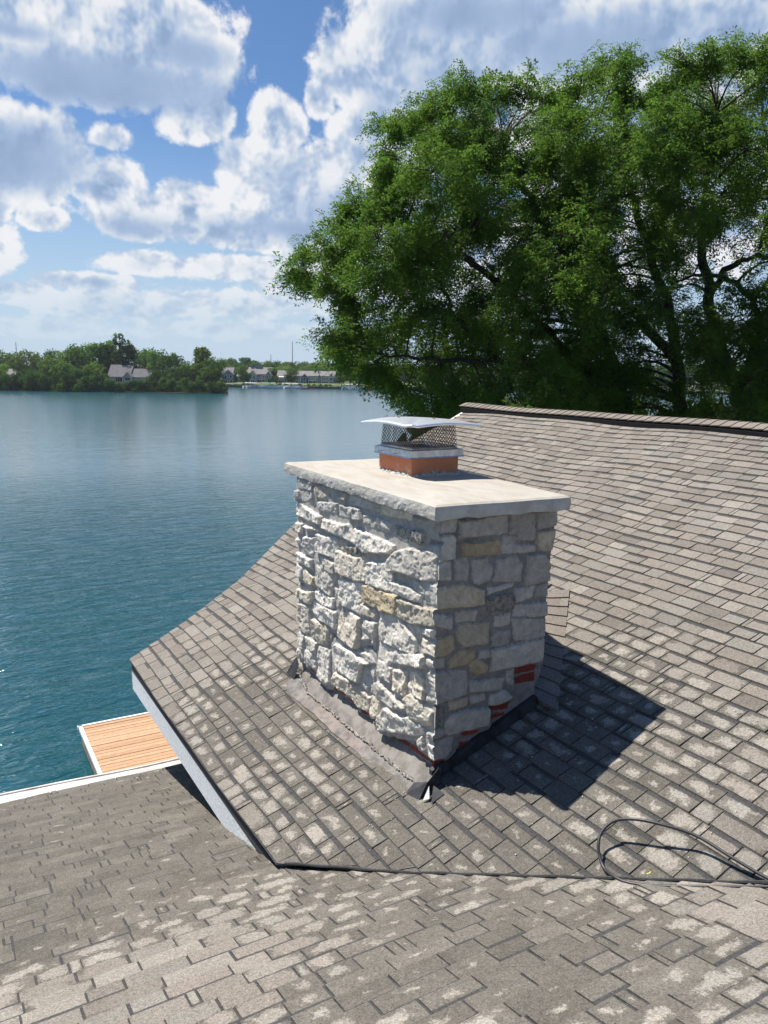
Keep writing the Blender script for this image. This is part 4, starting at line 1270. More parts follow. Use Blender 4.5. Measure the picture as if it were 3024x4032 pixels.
for (p0, d0), (p1, d1) in zip(fs[:-1], fs[1:]):
    n = int((p1 - p0) / 4)
    for i in range(n):
        f = (i + rs.random()) / n; c_ = pos(p0 + (p1 - p0) * f, d0 + (d1 - d0) * f - .6 + rs.random() * 1.6, .3 + rs.random() * .7); r = .4 + rs.random() * .5
        an = rs.random() * 6
        pr = [(c_.x + r * math.cos(an + k * 1.2566) * rs.uniform(.7, 1.1), c_.y + r * math.sin(an + k * 1.2566) * rs.uniform(.7, 1.1), c_.z - .6) for k in range(5)]
        rk.prism(pr, [(c_.x + (x - c_.x) * .55, c_.y + (y - c_.y) * .55, c_.z + r * .4) for x, y, z in pr])
tag(rk.build('shoreline_rocks', M['rock']), kind='stuff')
yard = slab('yard_lawn', [Vector((7, 12.5, 0)), Vector((7, -30, 0)), Vector((90, -30, 0)), Vector((90, 12, 0)), Vector((38, 18, 0)), Vector((20, 21, 0)), Vector((10, 18, 0))], 1.6, M['grass'])


# ------------------------------------------------------------------ distant trees
def leaf_quads(C, Nn, size, rng, jit=.9):
    """one irregular quad per centre C, roughly facing Nn"""
    n = len(C)
    d = Nn + rng.normal(0, jit, (n, 3)); d /= np.linalg.norm(d, axis=1)[:, None] + 1e-9
    a = np.cross(d, rng.normal(0, 1, (n, 3))); a /= np.linalg.norm(a, axis=1)[:, None] + 1e-9
    b = np.cross(d, a)
    s = (size * rng.uniform(.5, 1.3, n))[:, None]; s2 = s * rng.uniform(.45, .9, n)[:, None]
    V = np.stack([C - a * s, C - b * s2 + a * s * .1, C + a * s, C + b * s2 - a * s * .15], 1)
    return V.reshape(-1, 3)


def far_tree_meshes(seed, kind, m, n=2300):
    rng = np.random.default_rng(seed)
    B = []
    if kind == 'round':
        for i in range(17):
            z = rng.uniform(.28, .84); rr = .34 * math.sin(math.pi * min(1, (z - .10) / .95)) ** .6; an = rng.uniform(0, 6.28); r = rr * rng.uniform(.35, 1)
            B.append((math.cos(an) * r, math.sin(an) * r, z, rng.uniform(.11, .17)))
        B.append((0, 0, .84, .15)); B.append((0, 0, .5, .26))
    elif kind == 'tall':
        for i in range(20):
            z = rng.uniform(.2, .9); rr = .24 * math.sin(math.pi * min(1, (z - .02) / 1.05)) ** .5; an = rng.uniform(0, 6.28); r = rr * rng.uniform(.4, 1)
            B.append((math.cos(an) * r, math.sin(an) * r, z, rng.uniform(.075, .125)))
    else:
        for i in range(14):
            z = rng.uniform(.05, .78); an = rng.uniform(0, 6.28); r = rng.uniform(.1, .6)
            B.append((math.cos(an) * r, math.sin(an) * r * .8, z, rng.uniform(.18, .28)))
    Cs = []; Ns = []; T = []
    for (x, y, z, r) in B:
        k = int(n * r * r / sum(b[3] ** 2 for b in B))
        d = rng.normal(0, 1, (k, 3)); d /= np.linalg.norm(d, axis=1)[:, None]
        q = r * rng.uniform(.62, 1.12, k)[:, None]
        c = np.array((x, y, z)) + d * q; c[:, 2] = np.maximum(c[:, 2], .01)
        Cs.append(c); Ns.append(d + np.array((0, 0, .4))); T.append(np.full(k, rng.uniform(0, 1)) * .6 + rng.uniform(0, .4, k))
    Cs = np.concatenate(Cs); Ns = np.concatenate(Ns); T = np.repeat(np.concatenate(T), 4)
    V = leaf_quads(Cs, Ns, .030 if kind != 'bush' else .06, rng, .55)
    F = np.arange(len(V)).reshape(-1, 4)
    cr_ = quadmesh('crown', V, F, m, np.stack([T, T, T], 1))
    b = MB()
    b.tube([(0, 0, 0), (.008, 0, .3), (0, .006, .62), (.0, 0, .85)], [.022, .017, .010, .003], 6)
    for i in range(7):
        x, y, z, r = B[i]; b.tube([(0, 0, max(.12, z - .28)), (x * .5, y * .5, z - .1), (x, y, z)], [.010, .007, .003], 5)
    return cr_, b.mesh('trunk', M['bark'])


PROT = {}
for kind, keys in (('round', ('farleaf', 'farleaf2', 'farleaf3')), ('tall', ('farleaf', 'farleaf3', 'farleaf2')), ('bush', ('farleaf', 'farleaf3'))):
    for i, kk in enumerate(keys):
        for v_ in range(2): PROT[kind, kk, v_] = far_tree_meshes(hash_ := (len(PROT) * 7 + 3), kind, M[kk])


def far_tree(name, p, h, w, key, label, group, rz, cat='tree'):
    cr_, tr_ = PROT[key]
    o = thing(name, label, cat, p, rz, group)
    c = add('crown', cr_, o); t_ = add('trunk' if cat == 'tree' else 'stem', tr_, o)
    base_w = {'round': .82, 'tall': .62, 'bush': 1.5}[key[0]]
    sc_ = (w / base_w, w / base_w, h); c.scale = sc_; t_.scale = (sc_[0], sc_[1], h * .98)
    return o


rs = random.Random(21)
def ztop(px, y, d): return 8.5 + (yh(px) - y) / FPX * d
LT = [(400, 300, 1310, 150, 'tall', 'farleaf', 'tall loose green tree, highest on the left shore'), (490, 296, 1312, 120, 'tall', 'farleaf3', 'tall dark tree standing behind the grey-roofed shore house'),
      (290, 295, 1352, 140, 'round', 'farleaf', 'broad green tree left of the tallest pair on the left shore'), (198, 283, 1398, 130, 'round', 'farleaf2', 'yellow-green tree near the left end of the wooded bank'),
      (372, 273, 1424, 115, 'round', 'farleaf2', 'light green small tree in front of the grey shore house roof'), (795, 284, 1358, 125, 'tall', 'farleaf2', 'light green airy tree near the tip of the left shore'),
      (640, 292, 1372, 130, 'round', 'farleaf', 'green tree right of the grey-roofed shore house')]
for (px, d, y, wp, kd, mk, lb) in LT:
    h = ztop(px, y, d) - .5; far_tree('broadleaf_tree', pos(px, d, .5), h, wp / FPX * d, (kd, mk, 0), lb, 'trees on the left shore', rs.random() * 6)
MT = [(10, 350, 1376, 90), (62, 345, 1384, 90), (105, 330, 1372, 110), (150, 350, 1390, 80), (215, 325, 1372, 90), (250, 305, 1380, 100), (340, 310, 1350, 110), (445, 312, 1345, 90), (545, 318, 1374, 90),
      (700, 296, 1392, 120), (745, 282, 1420, 110), (842, 276, 1402, 95), (255, 278, 1420, 120), (120, 276, 1452, 110), (580, 330, 1368, 90), (690, 276, 1440, 100), (610, 273, 1452, 70), (820, 272, 1440, 90), (-60, 340, 1378, 120), (-40, 300, 1420, 140), (310, 272, 1446, 90), (600, 300, 1375, 110)]
for i, (px, d, y, wp) in enumerate(MT):
    h = ztop(px, y, d) - .5
    far_tree('broadleaf_tree', pos(px, d, .5), h, wp * 1.1 / FPX * d, ('round', rs.choice(('farleaf', 'farleaf', 'farleaf3', 'farleaf3', 'farleaf2')), rs.randint(0, 1)), 'leafy tree in the wooded belt of the left shore', 'leafy trees of the left shore', rs.random() * 6)
px = -40
while px < 866:
    y = np.interp(px, [0, 230, 400, 450, 590, 640, 760, 800, 860], [1458, 1462, 1470, 1494, 1498, 1485, 1480, 1490, 1500]) + rs.uniform(-7, 7)
    d = 262.5 + rs.uniform(0, 4); h = max(2.5, ztop(px, y, d) - .1)
    far_tree('bank_shrub', pos(px, d, -.1), h, rs.uniform(60, 84) / FPX * d, ('bush', rs.choice(('farleaf', 'farleaf3', 'farleaf3')), rs.randint(0, 1)), 'dark green shrub on the waterline of the left shore', 'shrubs along the left shore waterline', rs.random() * 6, 'shrub')
    px += rs.uniform(22, 32)
def topline(px): return float(np.interp(px, [830, 880, 960, 1020, 1100, 1160, 1250, 1330, 1420, 1500, 1700, 2400, 3100], [1412, 1408, 1406, 1416, 1410, 1422, 1416, 1428, 1440, 1436, 1430, 1425, 1420]))
for d, st in ((480, 34), (440, 30), (408, 40)):
    px = 800
    while px < 3100:
        y = topline(px) + (425 < d < 430) * 0 + (0 if d > 460 else (12 if d > 420 else 26)) + rs.uniform(-4, 7)
        h = ztop(px, y, d) - 1
        far_tree('broadleaf_tree', pos(px, d + rs.uniform(-12, 12), .9), h, rs.uniform(70, 104) / FPX * d, (rs.choice(('round', 'round', 'tall')), rs.choice(('farleaf', 'farleaf3', 'farleaf3', 'farleaf2')), rs.randint(0, 1)),
                 'distant leafy tree in the wood behind the far shore houses', 'trees of the far wood', rs.random() * 6)
        px += st * rs.uniform(.8, 1.25) * (1 if px < 1700 else 1.7)
for (px, d, y, wp, mk, lb) in [(958, 360, 1434, 50, 'farleaf2', 'bright tree between the two left houses of the far shore'), (940, 372, 1442, 46, 'farleaf', 'green tree just right of the small gabled far house'),
        (972, 357, 1462, 38, 'farleaf3', 'dark tree in front of the far house with chimneys'), (1080, 372, 1446, 60, 'farleaf3', 'dark round tree right of the far house with chimneys'),
        (1088, 356, 1474, 26, 'farleaf2', 'small pale shrub-like tree left of the white awning'), (1148, 354, 1444, 62, 'farleaf', 'green tree in front of the long far townhouse'),
        (1062, 357, 1486, 22, 'farleaf3', 'small dark tree at the right corner of the far house with chimneys'), (1345, 352, 1476, 52, 'farleaf3', 'dark tree right of the long far townhouse'),
        (1380, 356, 1462, 50, 'farleaf3', 'dark tree left of the far house with four chimneys'), (1450, 350, 1495, 18, 'farleaf', 'little tree in front of the house with four chimneys')]:
    far_tree('broadleaf_tree', pos(px, d, 1.2), ztop(px, y, d) - 1.2, wp / FPX * d, ('round', mk, 0), lb, 'trees among the far shore houses', rs.random() * 6)
for px in (1180, 1215, 1236, 1262, 1284, 1300, 958, 1100, 1125):
    far_tree('clipped_bush', pos(px, 351.5, 1.2), .9 + rs.random() * .5, 1.6 + rs.random(), ('bush', 'farleaf', 0), 'low round bush on the rocks before the far houses', 'bushes before the far houses', rs.random() * 6, 'bush')

# ------------------------------------------------------------------ distant houses
M['sid_dark'] = mat('dark_blue_grey_siding', (.085, .105, .135), .8)
M['sid_mid'] = mat('grey_blue_siding', (.20, .235, .255), .8)
M['sid_light'] = mat('pale_grey_green_siding', (.42, .46, .44), .8)
M['roofg'] = mat('weathered_grey_roof', (.20, .185, .180), .9, nscale=.8, namp=.15)
M['roofd'] = mat('dark_grey_roof', (.135, .130, .140), .9, nscale=.8, namp=.15)
M['trim'] = mat('white_trim', (.75, .76, .76), .6)
M['glass'] = mat('dark_window_glass', (.03, .045, .055), .15)


def far_house(name, px, d, z0, label, vols, wins, rots=0, extras=()):
    o = thing(name, label, 'house', pos(px, d, z0), math.atan2(RT.y, RT.x) + rots, 'far shore houses' if d > 320 else None)
    for (x0, x1, y0, y1, hw, hr, ax, wm, rm_) in vols:
        b = MB(); b.box((x0, y0, 0), (x1, y1, hw))
        cx_, cy_ = (x0 + x1) / 2, (y0 + y1) / 2
        if ax == 'x':
            b.prism([(x0, y0, hw), (x0, y1, hw), (x0, cy_, hw + hr - .02)], [(x1, y0, hw), (x1, y1, hw), (x1, cy_, hw + hr - .02)])
        else:
            b.prism([(x0, y0, hw), (x1, y0, hw), (cx_, y0, hw + hr - .02)], [(x0, y1, hw), (x1, y1, hw), (cx_, y1, hw + hr - .02)])
        b.build('wall', M[wm], o)
        r = MB(); e_ = .35; th = .14
        if ax == 'x':
            sl_ = hr / ((y1 - y0) / 2)
            for sg in (-1, 1):
                ye = (y0 - e_) if sg < 0 else (y1 + e_); ze = hw - e_ * sl_
                r.hexa([(x0 - e_, ye, ze + .03), (x1 + e_, ye, ze + .03), (x1 + e_, cy_, hw + hr + .03), (x0 - e_, cy_, hw + hr + .03),
                        (x0 - e_, ye, ze + th), (x1 + e_, ye, ze + th), (x1 + e_, cy_, hw + hr + th), (x0 - e_, cy_, hw + hr + th)])
        else:
            sl_ = hr / ((x1 - x0) / 2)
            for sg in (-1, 1):
                xe = (x0 - e_) if sg < 0 else (x1 + e_); ze = hw - e_ * sl_
                r.hexa([(xe, y0 - e_, ze + .03), (cx_, y0 - e_, hw + hr + .03), (cx_, y1, hw + hr + .03), (xe, y1, ze + .03),
                        (xe, y0 - e_, ze + th), (cx_, y0 - e_, hw + hr + th), (cx_, y1, hw + hr + th), (xe, y1, ze + th)])
            t2 = MB()
            for sg in (-1, 1):
                xe = (x0 - e_) if sg < 0 else (x1 + e_); ze = hw - e_ * sl_
                t2.hexa([(xe, y0 - e_ - .1, ze - .12), (cx_, y0 - e_ - .1, hw + hr - .12), (cx_, y0 - e_ - .005, hw + hr - .12), (xe, y0 - e_ - .005, ze - .12),
                         (xe, y0 - e_ - .1, ze + th), (cx_, y0 - e_ - .1, hw + hr + th), (cx_, y0 - e_ - .005, hw + hr + th), (xe, y0 - e_ - .005, ze + th)])
            t2.build('gable_trim', M['trim'], o)
        ro = r.build('roof', M[rm_], o)
    for (x, y, z, w, h) in wins:
        f = MB(); f.box((x - w / 2 - .12, y - .08, z - .12), (x + w / 2 + .12, y + .02, z + h + .12)); fo = f.build('window', M['trim'], o)
        g2 = MB(); n = max(1, round(w / .8)); ww = w / n
        for k in range(n): g2.box((x - w / 2 + k * ww + .05, y - .11, z), (x - w / 2 + (k + 1) * ww - .05, y - .085, z + h))
        g2.build('pane', M['glass'], fo)
    for e1 in extras:
        kind, *a = e1
        if kind == 'chimney':
            x, y, za, zb_, w = a; b = MB(); b.box((x - w / 2, y - w / 2, za), (x + w / 2, y + w / 2, zb_)); b.box((x - w / 2 - .1, y - w / 2 - .1, zb_), (x + w / 2 + .1, y + w / 2 + .1, zb_ + .15)); b.build('chimney', M['sid_mid'], o)
        if kind == 'balcony':
            x0, x1, y, z = a; b = MB(); b.box((x0, y - 1.4, z - .18), (x1, y, z)); b.box((x0, y - 1.42, z + .85), (x1, y - 1.36, z + .95))
            k = x0
            while k < x1: b.box((k, y - 1.41, z), (k + .05, y - 1.37, z + .85)); k += .35
            for k in (x0 + .05, (x0 + x1) / 2, x1 - .2): b.box((k, y - 1.4, -0.2), (k + .16, y - 1.25, z - .18))
            b.build('balcony', M['trim'], o)
        if kind == 'awning':
            x0, x1, y, z = a; b = MB(); b.hexa([(x0, y - 2.2, z - .35), (x1, y - 2.2, z - .35), (x1, y, z), (x0, y, z), (x0, y - 2.2, z - .2), (x1, y - 2.2, z - .2), (x1, y, z + .12), (x0, y, z + .12)]); b.build('awning', M['trim'], o)
    return o


far_house('lake_house', 505, 285, 1.0, 'low grey-roofed pale house among the trees of the left shore',
          [(-7.4, .3, 0, 9, 4.0, 4.0, 'x', 'sid_light', 'roofd'), (.4, 7.7, .4, 7, 3.9, 2.8, 'x', 'sid_light', 'roofd'), (-1.4, 1.4, -1.2, 3, 4.1, 1.5, 'y', 'sid_light', 'roofd')],
          [(-3.6, 0, 2.0, 2.4, 1.5), (0, -1.2, 2.7, 1.9, .9)])
far_house('gabled_house', 540, 302, 1.2, 'dark gabled house peeping over the grey roof on the left shore',
          [(-3.1, 2.4, 0, 8, 5.6, 2.4, 'y', 'sid_dark', 'roofg'), (2.5, 6.0, 1, 7, 6.2, 2.0, 'x', 'sid_mid', 'roofg')], [], extras=[('chimney', -1.2, 5, 6, 8.7, .7), ('chimney', 3.8, 4, 7, 9.2, .9)])
far_house('gabled_house', 898, 368, 1.4, 'small dark far house with four white windows beside the left bank',
          [(-2.4, 2.4, 0, 8, 4.4, 1.9, 'y', 'sid_mid', 'roofg'), (-3.4, 1.6, 3, 9, 5.2, 2.0, 'x', 'sid_mid', 'roofg'), (4.0, 8.0, 1, 8, 3.4, 2.2, 'x', 'sid_mid', 'roofg')],
          [(-1.3, 0, .3, 1.4, 1.2), (1.3, 0, .3, 1.1, 1.2), (-1.2, 0, 2.6, 1.0, 1.2), (1.2, 0, 2.6, 1.0, 1.2)], extras=[('balcony', -5.2, -2.5, 1.4, 2.3)])
far_house('townhouse', 1020, 368, 1.3, 'far grey house with two gables, balconies and a row of chimneys',
          [(-5.5, 5.5, 1.5, 11, 4.6, 3.0, 'x', 'sid_mid', 'roofg'), (-4.6, -1.4, -.6, 6, 4.3, 1.9, 'y', 'sid_light', 'roofg'), (3.0, 5.9, -.4, 6, 4.2, 1.7, 'y', 'sid_mid', 'roofg'), (-8, -4.7, 2.2, 9, 4.4, 1.8, 'x', 'sid_mid', 'roofg')],
          [(-3.8, -.6, 2.5, .8, 1.1), (-2.3, -.6, 2.5, .8, 1.1), (-3.0, -.6, .4, 1.6, 1.3), (-.2, 1.5, .3, 1.8, 1.6), (1.8, 1.5, 2.6, 1.0, 1.2), (3.8, -.4, 2.6, .8, 1.2), (5.1, -.4, 2.6, .8, 1.2), (4.5, -.4, .5, 1.2, 1.2)],
          extras=[('balcony', -1.3, 2.8, 1.5, 2.2), ('chimney', -4.4, 6, 6, 8.9, .8), ('chimney', -2.5, 6, 7, 8.8, .9), ('chimney', -1.4, 6, 7, 8.8, .9), ('chimney', -.2, 6, 7, 8.8, .9)])
far_house('townhouse', 1112, 366, 1.3, 'far house with a bright white awning over its deck',
          [(-2.3, 4.8, 0, 8, 3.9, 2.4, 'x', 'sid_mid', 'roofg')], [(-.6, 0, .4, 2.2, 1.5), (3.0, 0, .4, 1.4, 1.4), (3.0, 0, 2.4, 1.4, 1.1)], extras=[('awning', -2.0, 1.8, -.05, 3.6), ('balcony', -2.3, 2.0, 0, 2.1)])
far_house('townhouse', 1238, 364, 1.3, 'long far townhouse with a dark middle gable and rows of white windows',
          [(-9, 9.2, .8, 10, 4.1, 2.1, 'x', 'sid_mid', 'roofg'), (-6.0, -2.9, -.8, 5, 3.5, 1.5, 'y', 'sid_dark', 'roofg'), (6.6, 9.0, -.4, 5, 3.9, 1.1, 'y', 'sid_light', 'roofg'), (1.5, 3.1, .2, 4, 3.8, .8, 'y', 'sid_dark', 'roofg')],
          [(-4.5, -.8, 2.1, 1.2, 1.1), (-4.5, -.8, .2, 1.2, 1.2), (-1.2, .8, 2.3, 3.0, 1.1), (-1.2, .8, .3, 3.0, 1.4), (2.3, .2, 2.1, 1.3, 1.1), (2.3, .2, .2, 1.3, 1.2), (4.9, .8, 2.1, 3.2, 1.2), (4.9, .8, .2, 3.2, 1.4), (7.8, -.4, 2.3, 1.0, 1.1), (7.8, -.4, .4, 1.0, 1.1), (-7.6, .8, 2.2, 2.2, 1.2)],
          extras=[('balcony', -2.8, 1.3, .8, 2.0), ('balcony', 3.2, 6.5, .8, 1.9), ('balcony', -9, -6.2, .8, 1.9), ('chimney', 1.5, 4.5, 4.5, 7.2, .6)])
far_house('townhouse', 1452, 360, 1.2, 'far house with four chimneys in a row, half behind hanging leaves',
          [(-6, -1.6, .5, 10, 3.9, 3.0, 'x', 'sid_dark', 'roofg'), (-1.5, 6.2, 1.2, 10, 3.7, 2.8, 'x', 'sid_light', 'roofg'), (0.4, 3.2, -.5, 5, 3.6, 1.2, 'y', 'sid_light', 'roofg')],
          [(-3.6, .5, 2.0, 2.2, 1.0), (-2.8, .5, .1, 1.6, 1.2), (1.8, -.5, 2.2, 1.4, 1.0), (4.6, 1.2, 2.0, 1.6, 1.0)], extras=[('chimney', -2.8, 4, 4.8, 8.0, .9), ('chimney', -.4, 4, 4.8, 7.4, .7), ('chimney', 2.2, 4.6, 4.8, 7.3, .7), ('chimney', 4.4, 4.6, 4.8, 7.2, .7), ('balcony', -5, -1.8, .5, 1.8), ('balcony', 3.3, 6, 1.2, 1.7)])
far_house('gabled_house', 60, 335, 1.0, 'pale house mostly hidden by trees at the left edge of the shore', [(-4, 5, 0, 7, 3.6, 2.2, 'x', 'sid_light', 'roofg')], [(-1, 0, 1.5, 2, 1.2)])

# masts
for nm, px, d, y, r, lb in (('utility_pole', 68, 330, 1347, .16, 'dark bare pole rising over the trees at far left'), ('radio_mast', 1152, 900, 1345, .45, 'thin tall radio mast far behind the wood'), ('radio_mast', 1067, 900, 1396, .4, 'short thin mast above the wooded skyline')):
    b = MB(); p_ = pos(px, d, 0); zt_ = ztop(px, y, d); b.tube([(p_.x, p_.y, 0), (p_.x, p_.y, zt_ * .5), (p_.x, p_.y, zt_)], [r, r, r * .6], 6)
    for k in range(5): b.box((p_.x - r * 2.2, p_.y - r * .3, zt_ * (.6 + .08 * k)), (p_.x + r * 2.2, p_.y + r * .3, zt_ * (.6 + .08 * k) + .12))
    tag(b.build(nm, M['steel']), lb, 'mast' if nm == 'radio_mast' else 'pole')

# ------------------------------------------------------------------ boats at the far shore
M['bwhite'] = mat('white_boat_hull', (.80, .80, .80), .3)
M['bred'] = mat('red_kayak_shell', (.62, .10, .05), .35)
M['bteal'] = mat('teal_boat_cover', (.08, .38, .33), .6)
M['bmaroon'] = mat('maroon_canvas', (.28, .05, .08), .7)
M['wood'] = mat('grey_jetty_wood', (.28, .26, .24), .8)
def hull(L, Wd_, H_):
    b = MB(); st = [(-.5, .8, 1), (-.25, 1, 1), (.1, .98, 1.02), (.35, .6, 1.12), (.5, .04, 1.25)]
    for (a0, w0, h0), (a1, w1, h1) in zip(st[:-1], st[1:]):
        r0_ = [(a0 * L, -w0 * Wd_ / 2, H_ * h0), (a0 * L, -w0 * Wd_ * .3, 0), (a0 * L, w0 * Wd_ * .3, 0), (a0 * L, w0 * Wd_ / 2, H_ * h0)]
        r1_ = [(a1 * L, -w1 * Wd_ / 2, H_ * h1), (a1 * L, -w1 * Wd_ * .3, 0), (a1 * L, w1 * Wd_ * .3, 0), (a1 * L, w1 * Wd_ / 2, H_ * h1)]
        b.prism(r0_, r1_)
    return b
def boat(px, d, L, kind, label, rz, canopy='bwhite'):
    nm = {'pontoon': 'pontoon_boat', 'speed': 'motor_boat', 'kayak': 'kayak'}[kind]
    o = thing(nm, label, 'boat' if kind != 'kayak' else 'kayak', pos(px, d, .02), rz + math.atan2(RT.y, RT.x), 'boats moored at the far shore')
    if kind == 'kayak':
        hull(L, .8, .35).build('hull', M['bred'], o); b = MB(); b.box((-.5, -.25, .34), (.4, .25, .40)); b.build('seat', M['sid_dark'], o); return
    if kind == 'pontoon':
        b = MB()
        for y in (-.9, .9): b.tube([(-L / 2, y, .25), (L / 2 - .3, y, .25), (L / 2, y, .4)], [.3, .3, .08], 8)
        b.box((-L / 2, -1.2, .55), (L / 2 - .4, 1.2, .65)); b.build('hull', M['bwhite'], o)
        r = MB()
        for y in (-1.2, 1.16): r.box((-L / 2, y, .65), (L / 2 - .5, y + .04, 1.3))
        r.build('rail', M['bwhite'], o)
    else:
        hull(L, 2.2, .9).build('hull', M['bwhite'], o); w_ = MB(); w_.hexa([(.3, -.8, .9), (.9, -.7, .9), (.9, .7, .9), (.3, .8, .9), (.1, -.7, 1.5), (.2, -.7, 1.5), (.2, .7, 1.5), (.1, .7, 1.5)]); w_.build('windscreen', M['glass'], o)
    c = MB(); c.hexa([(-L * .3, -1.15, 2.25), (L * .2, -1.15, 2.25), (L * .2, 1.15, 2.25), (-L * .3, 1.15, 2.25), (-L * .28, -1.0, 2.42), (L * .18, -1.0, 2.42), (L * .18, 1.0, 2.42), (-L * .28, 1.0, 2.42)]); c.build('canopy', M[canopy], o)
    ps = MB()
    for x in (-L * .28, L * .18):
        for y in (-1.05, 1.0): ps.box((x, y, .6), (x + .05, y + .05, 2.26))
    ps.build('canopy_post', M['trim'], o)
boat(986, 343, 7, 'speed', 'white motor boat raised at the jetty, leftmost of the far moorings', .5)
boat(1003, 341, 7.5, 'speed', 'long white motor boat with its bow to the left jetty', .35)
boat(1030, 342, 7, 'pontoon', 'pontoon boat under a maroon canopy at the far jetty', .1, 'bmaroon')
boat(1050, 341, 6, 'speed', 'white motor boat with a teal cover in the left group', .2, 'bteal')
boat(1072, 341, 6.5, 'pontoon', 'teal-topped pontoon boat at the right end of the left group', -.1, 'bteal')
boat(1128, 341, 7, 'pontoon', 'white pontoon boat below the house with the white awning', .1)
boat(1146, 339, 7, 'speed', 'white motor boat on its lift beside the pontoon boat', .6)
boat(1168, 339, 7, 'pontoon', 'pontoon boat with a broad white canopy before the long townhouse', 0)
boat(1186, 338, 5, 'speed', 'small boat with a teal cover right of the white canopy', .2, 'bteal')
boat(1204, 336, 3.8, 'kayak', 'red kayak afloat before the long townhouse', .1)
boat(1216, 336, 3.8, 'kayak', 'red kayak at the right end of the moorings', -.1)
boat(1378, 334, 7, 'pontoon', 'white pontoon boat just left of the hanging leaves', .1)
boat(1412, 333, 7, 'pontoon', 'white pontoon boat below the house with four chimneys', 0)
boat(1450, 332, 3.8, 'kayak', 'red kayak on the water below the four-chimney house', 0)
for px, L in ((1035, 17), (1150, 9), (1185, 6), (1420, 10)):
    b = MB(); b.box((-L / 2, -1, .35), (L / 2, 1, .5)); k = -L / 2
    while k <= L / 2: b.tube([(k, -1.02, -1), (k, -1.02, .9)], .09, 6); b.tube([(k, 1.02, -1), (k, 1.02, .9)], .09, 6); k += 3
    o = b.build('jetty', M['wood']); o.location = pos(px, 345, .1); o.rotation_euler = (0, 0, math.atan2(RT.y, RT.x))
    tag(o, {1035: 'longest grey jetty, behind the left group of boats', 1150: 'grey jetty below the house with the white awning', 1185: 'shortest grey jetty, before the long townhouse', 1420: 'grey jetty below the house with four chimneys'}[px], 'jetty', 'far shore jetties')

# ------------------------------------------------------------------ honey locusts behind the ridge
rng = np.random.default_rng(77)
OUT = [(1150, 1120), (1180, 1010), (1330, 960), (1345, 850), (1450, 790), (1520, 700), (1490, 660), (1545, 560), (1510, 500), (1640, 480), (1660, 420), (1740, 430), (1770, 345), (1850, 370), (1900, 330), (2010, 370),
       (2100, 350), (2200, 370), (2310, 320), (2350, 250), (2450, 235), (2480, 300), (2440, 400), (2580, 400), (2640, 330), (2740, 240), (2880, 240), (2960, 210), (3300, 210), (3400, 1700), (1680, 1700), (1640, 1640),
       (1590, 1580), (1500, 1480), (1380, 1430), (1265, 1385), (1280, 1335), (1370, 1330), (1380, 1200), (1250, 1130)]
def inpoly(x, y, P=OUT):
    c = False; n = len(P)
    for i in range(n):
        x0, y0 = P[i]; x1, y1 = P[(i + 1) % n]
        if (y0 > y) != (y1 > y) and x < (x1 - x0) * (y - y0) / (y1 - y0) + x0: c = not c
    return c
def gapf(x, y):       # where the crown is thin and the sky shows through
    g_ = 1.0
    for (cx_, cy_, rx, ry, k) in [(2880, 1090, 280, 210, .95), (2500, 950, 150, 130, .5), (2550, 1330, 160, 120, .6), (2750, 1480, 200, 110, .7), (2180, 1330, 130, 80, .6), (1740, 1200, 140, 80, .7), (1640, 1330, 120, 90, .6), (2980, 480, 140, 70, .7), (2560, 300, 60, 60, .9), (2060, 1080, 120, 100, .3), (2700, 1500, 250, 90, .5)]:
        g_ *= 1 - k * math.exp(-((x - cx_) / rx) ** 2 - ((y - cy_) / ry) ** 2)
    return g_


TREES = [dict(name='left', base=(2480, 18.6), lab='honey locust nearest the lake, its feathery branches drooping behind the chimney', pads=[], x=(0, 2230)),
         dict(name='mid', base=(2690, 20.4), lab='honey locust in the middle behind the roof ridge, with a dark upright trunk', pads=[], x=(2230, 2640)),
         dict(name='right', base=(2960, 19.0), lab='honey locust at the right edge, airy crown with curved bare limbs', pads=[], x=(2640, 9999))]
rp = random.Random(42)
pads = []
# edge sprays first: small pads right along the outline
for i in range(len(OUT)):
    x0, y0 = OUT[i]; x1, y1 = OUT[(i + 1) % len(OUT)]
    if min(x0, x1) > 3150 or (y0 > 1690 and y1 > 1690): continue
    L = math.hypot(x1 - x0, y1 - y0); n = max(1, int(L / 62))
    for k in range(n):
        f = (k + .5) / n; x = x0 + (x1 - x0) * f; y = y0 + (y1 - y0) * f
        nx, ny = (y1 - y0) / L, -(x1 - x0) / L
        q = 34 + rp.random() * 26
        cxp, cyp = x - nx * q, y - ny * q
        if not inpoly(cxp, cyp): cxp, cyp = x + nx * q, y + ny * q
        s_ = 1 if (cxp, cyp) == (x - nx * q, y - ny * q) else -1
        pads.append((cxp, cyp, rp.uniform(16.5, 19.5), rp.uniform(.30, .46), (nx * s_, ny * s_)))
tries = 0
while len(pads) < 340 and tries < 9000:
    tries += 1
    x = rp.uniform(1200, 3350); y = rp.uniform(190, 1690)
    if not inpoly(x, y): continue
    m_ = min((abs(x - a) + abs(y - b)) for a, b in OUT)
    if not all(inpoly(x + dx, y + dy) for dx, dy in ((55, 0), (-55, 0), (0, 55), (0, -55))): continue
    if rp.random() > gapf(x, y): continue
    d = rp.uniform(15.3, 22.5)
    if any(abs(x - a) < 70 and abs(y - b) < 55 and abs(d - c) < 2.0 for a, b, c, r, e in pads): continue
    pads.append((x, y, d, rp.uniform(.50, .85), None))
for (x, y, d, r, en) in pads:
    p_ = at_d(x, y, d)
    for T in TREES:
        if T['x'][0] <= x < T['x'][1]: T['pads'].append((p_, r, y, en)); break

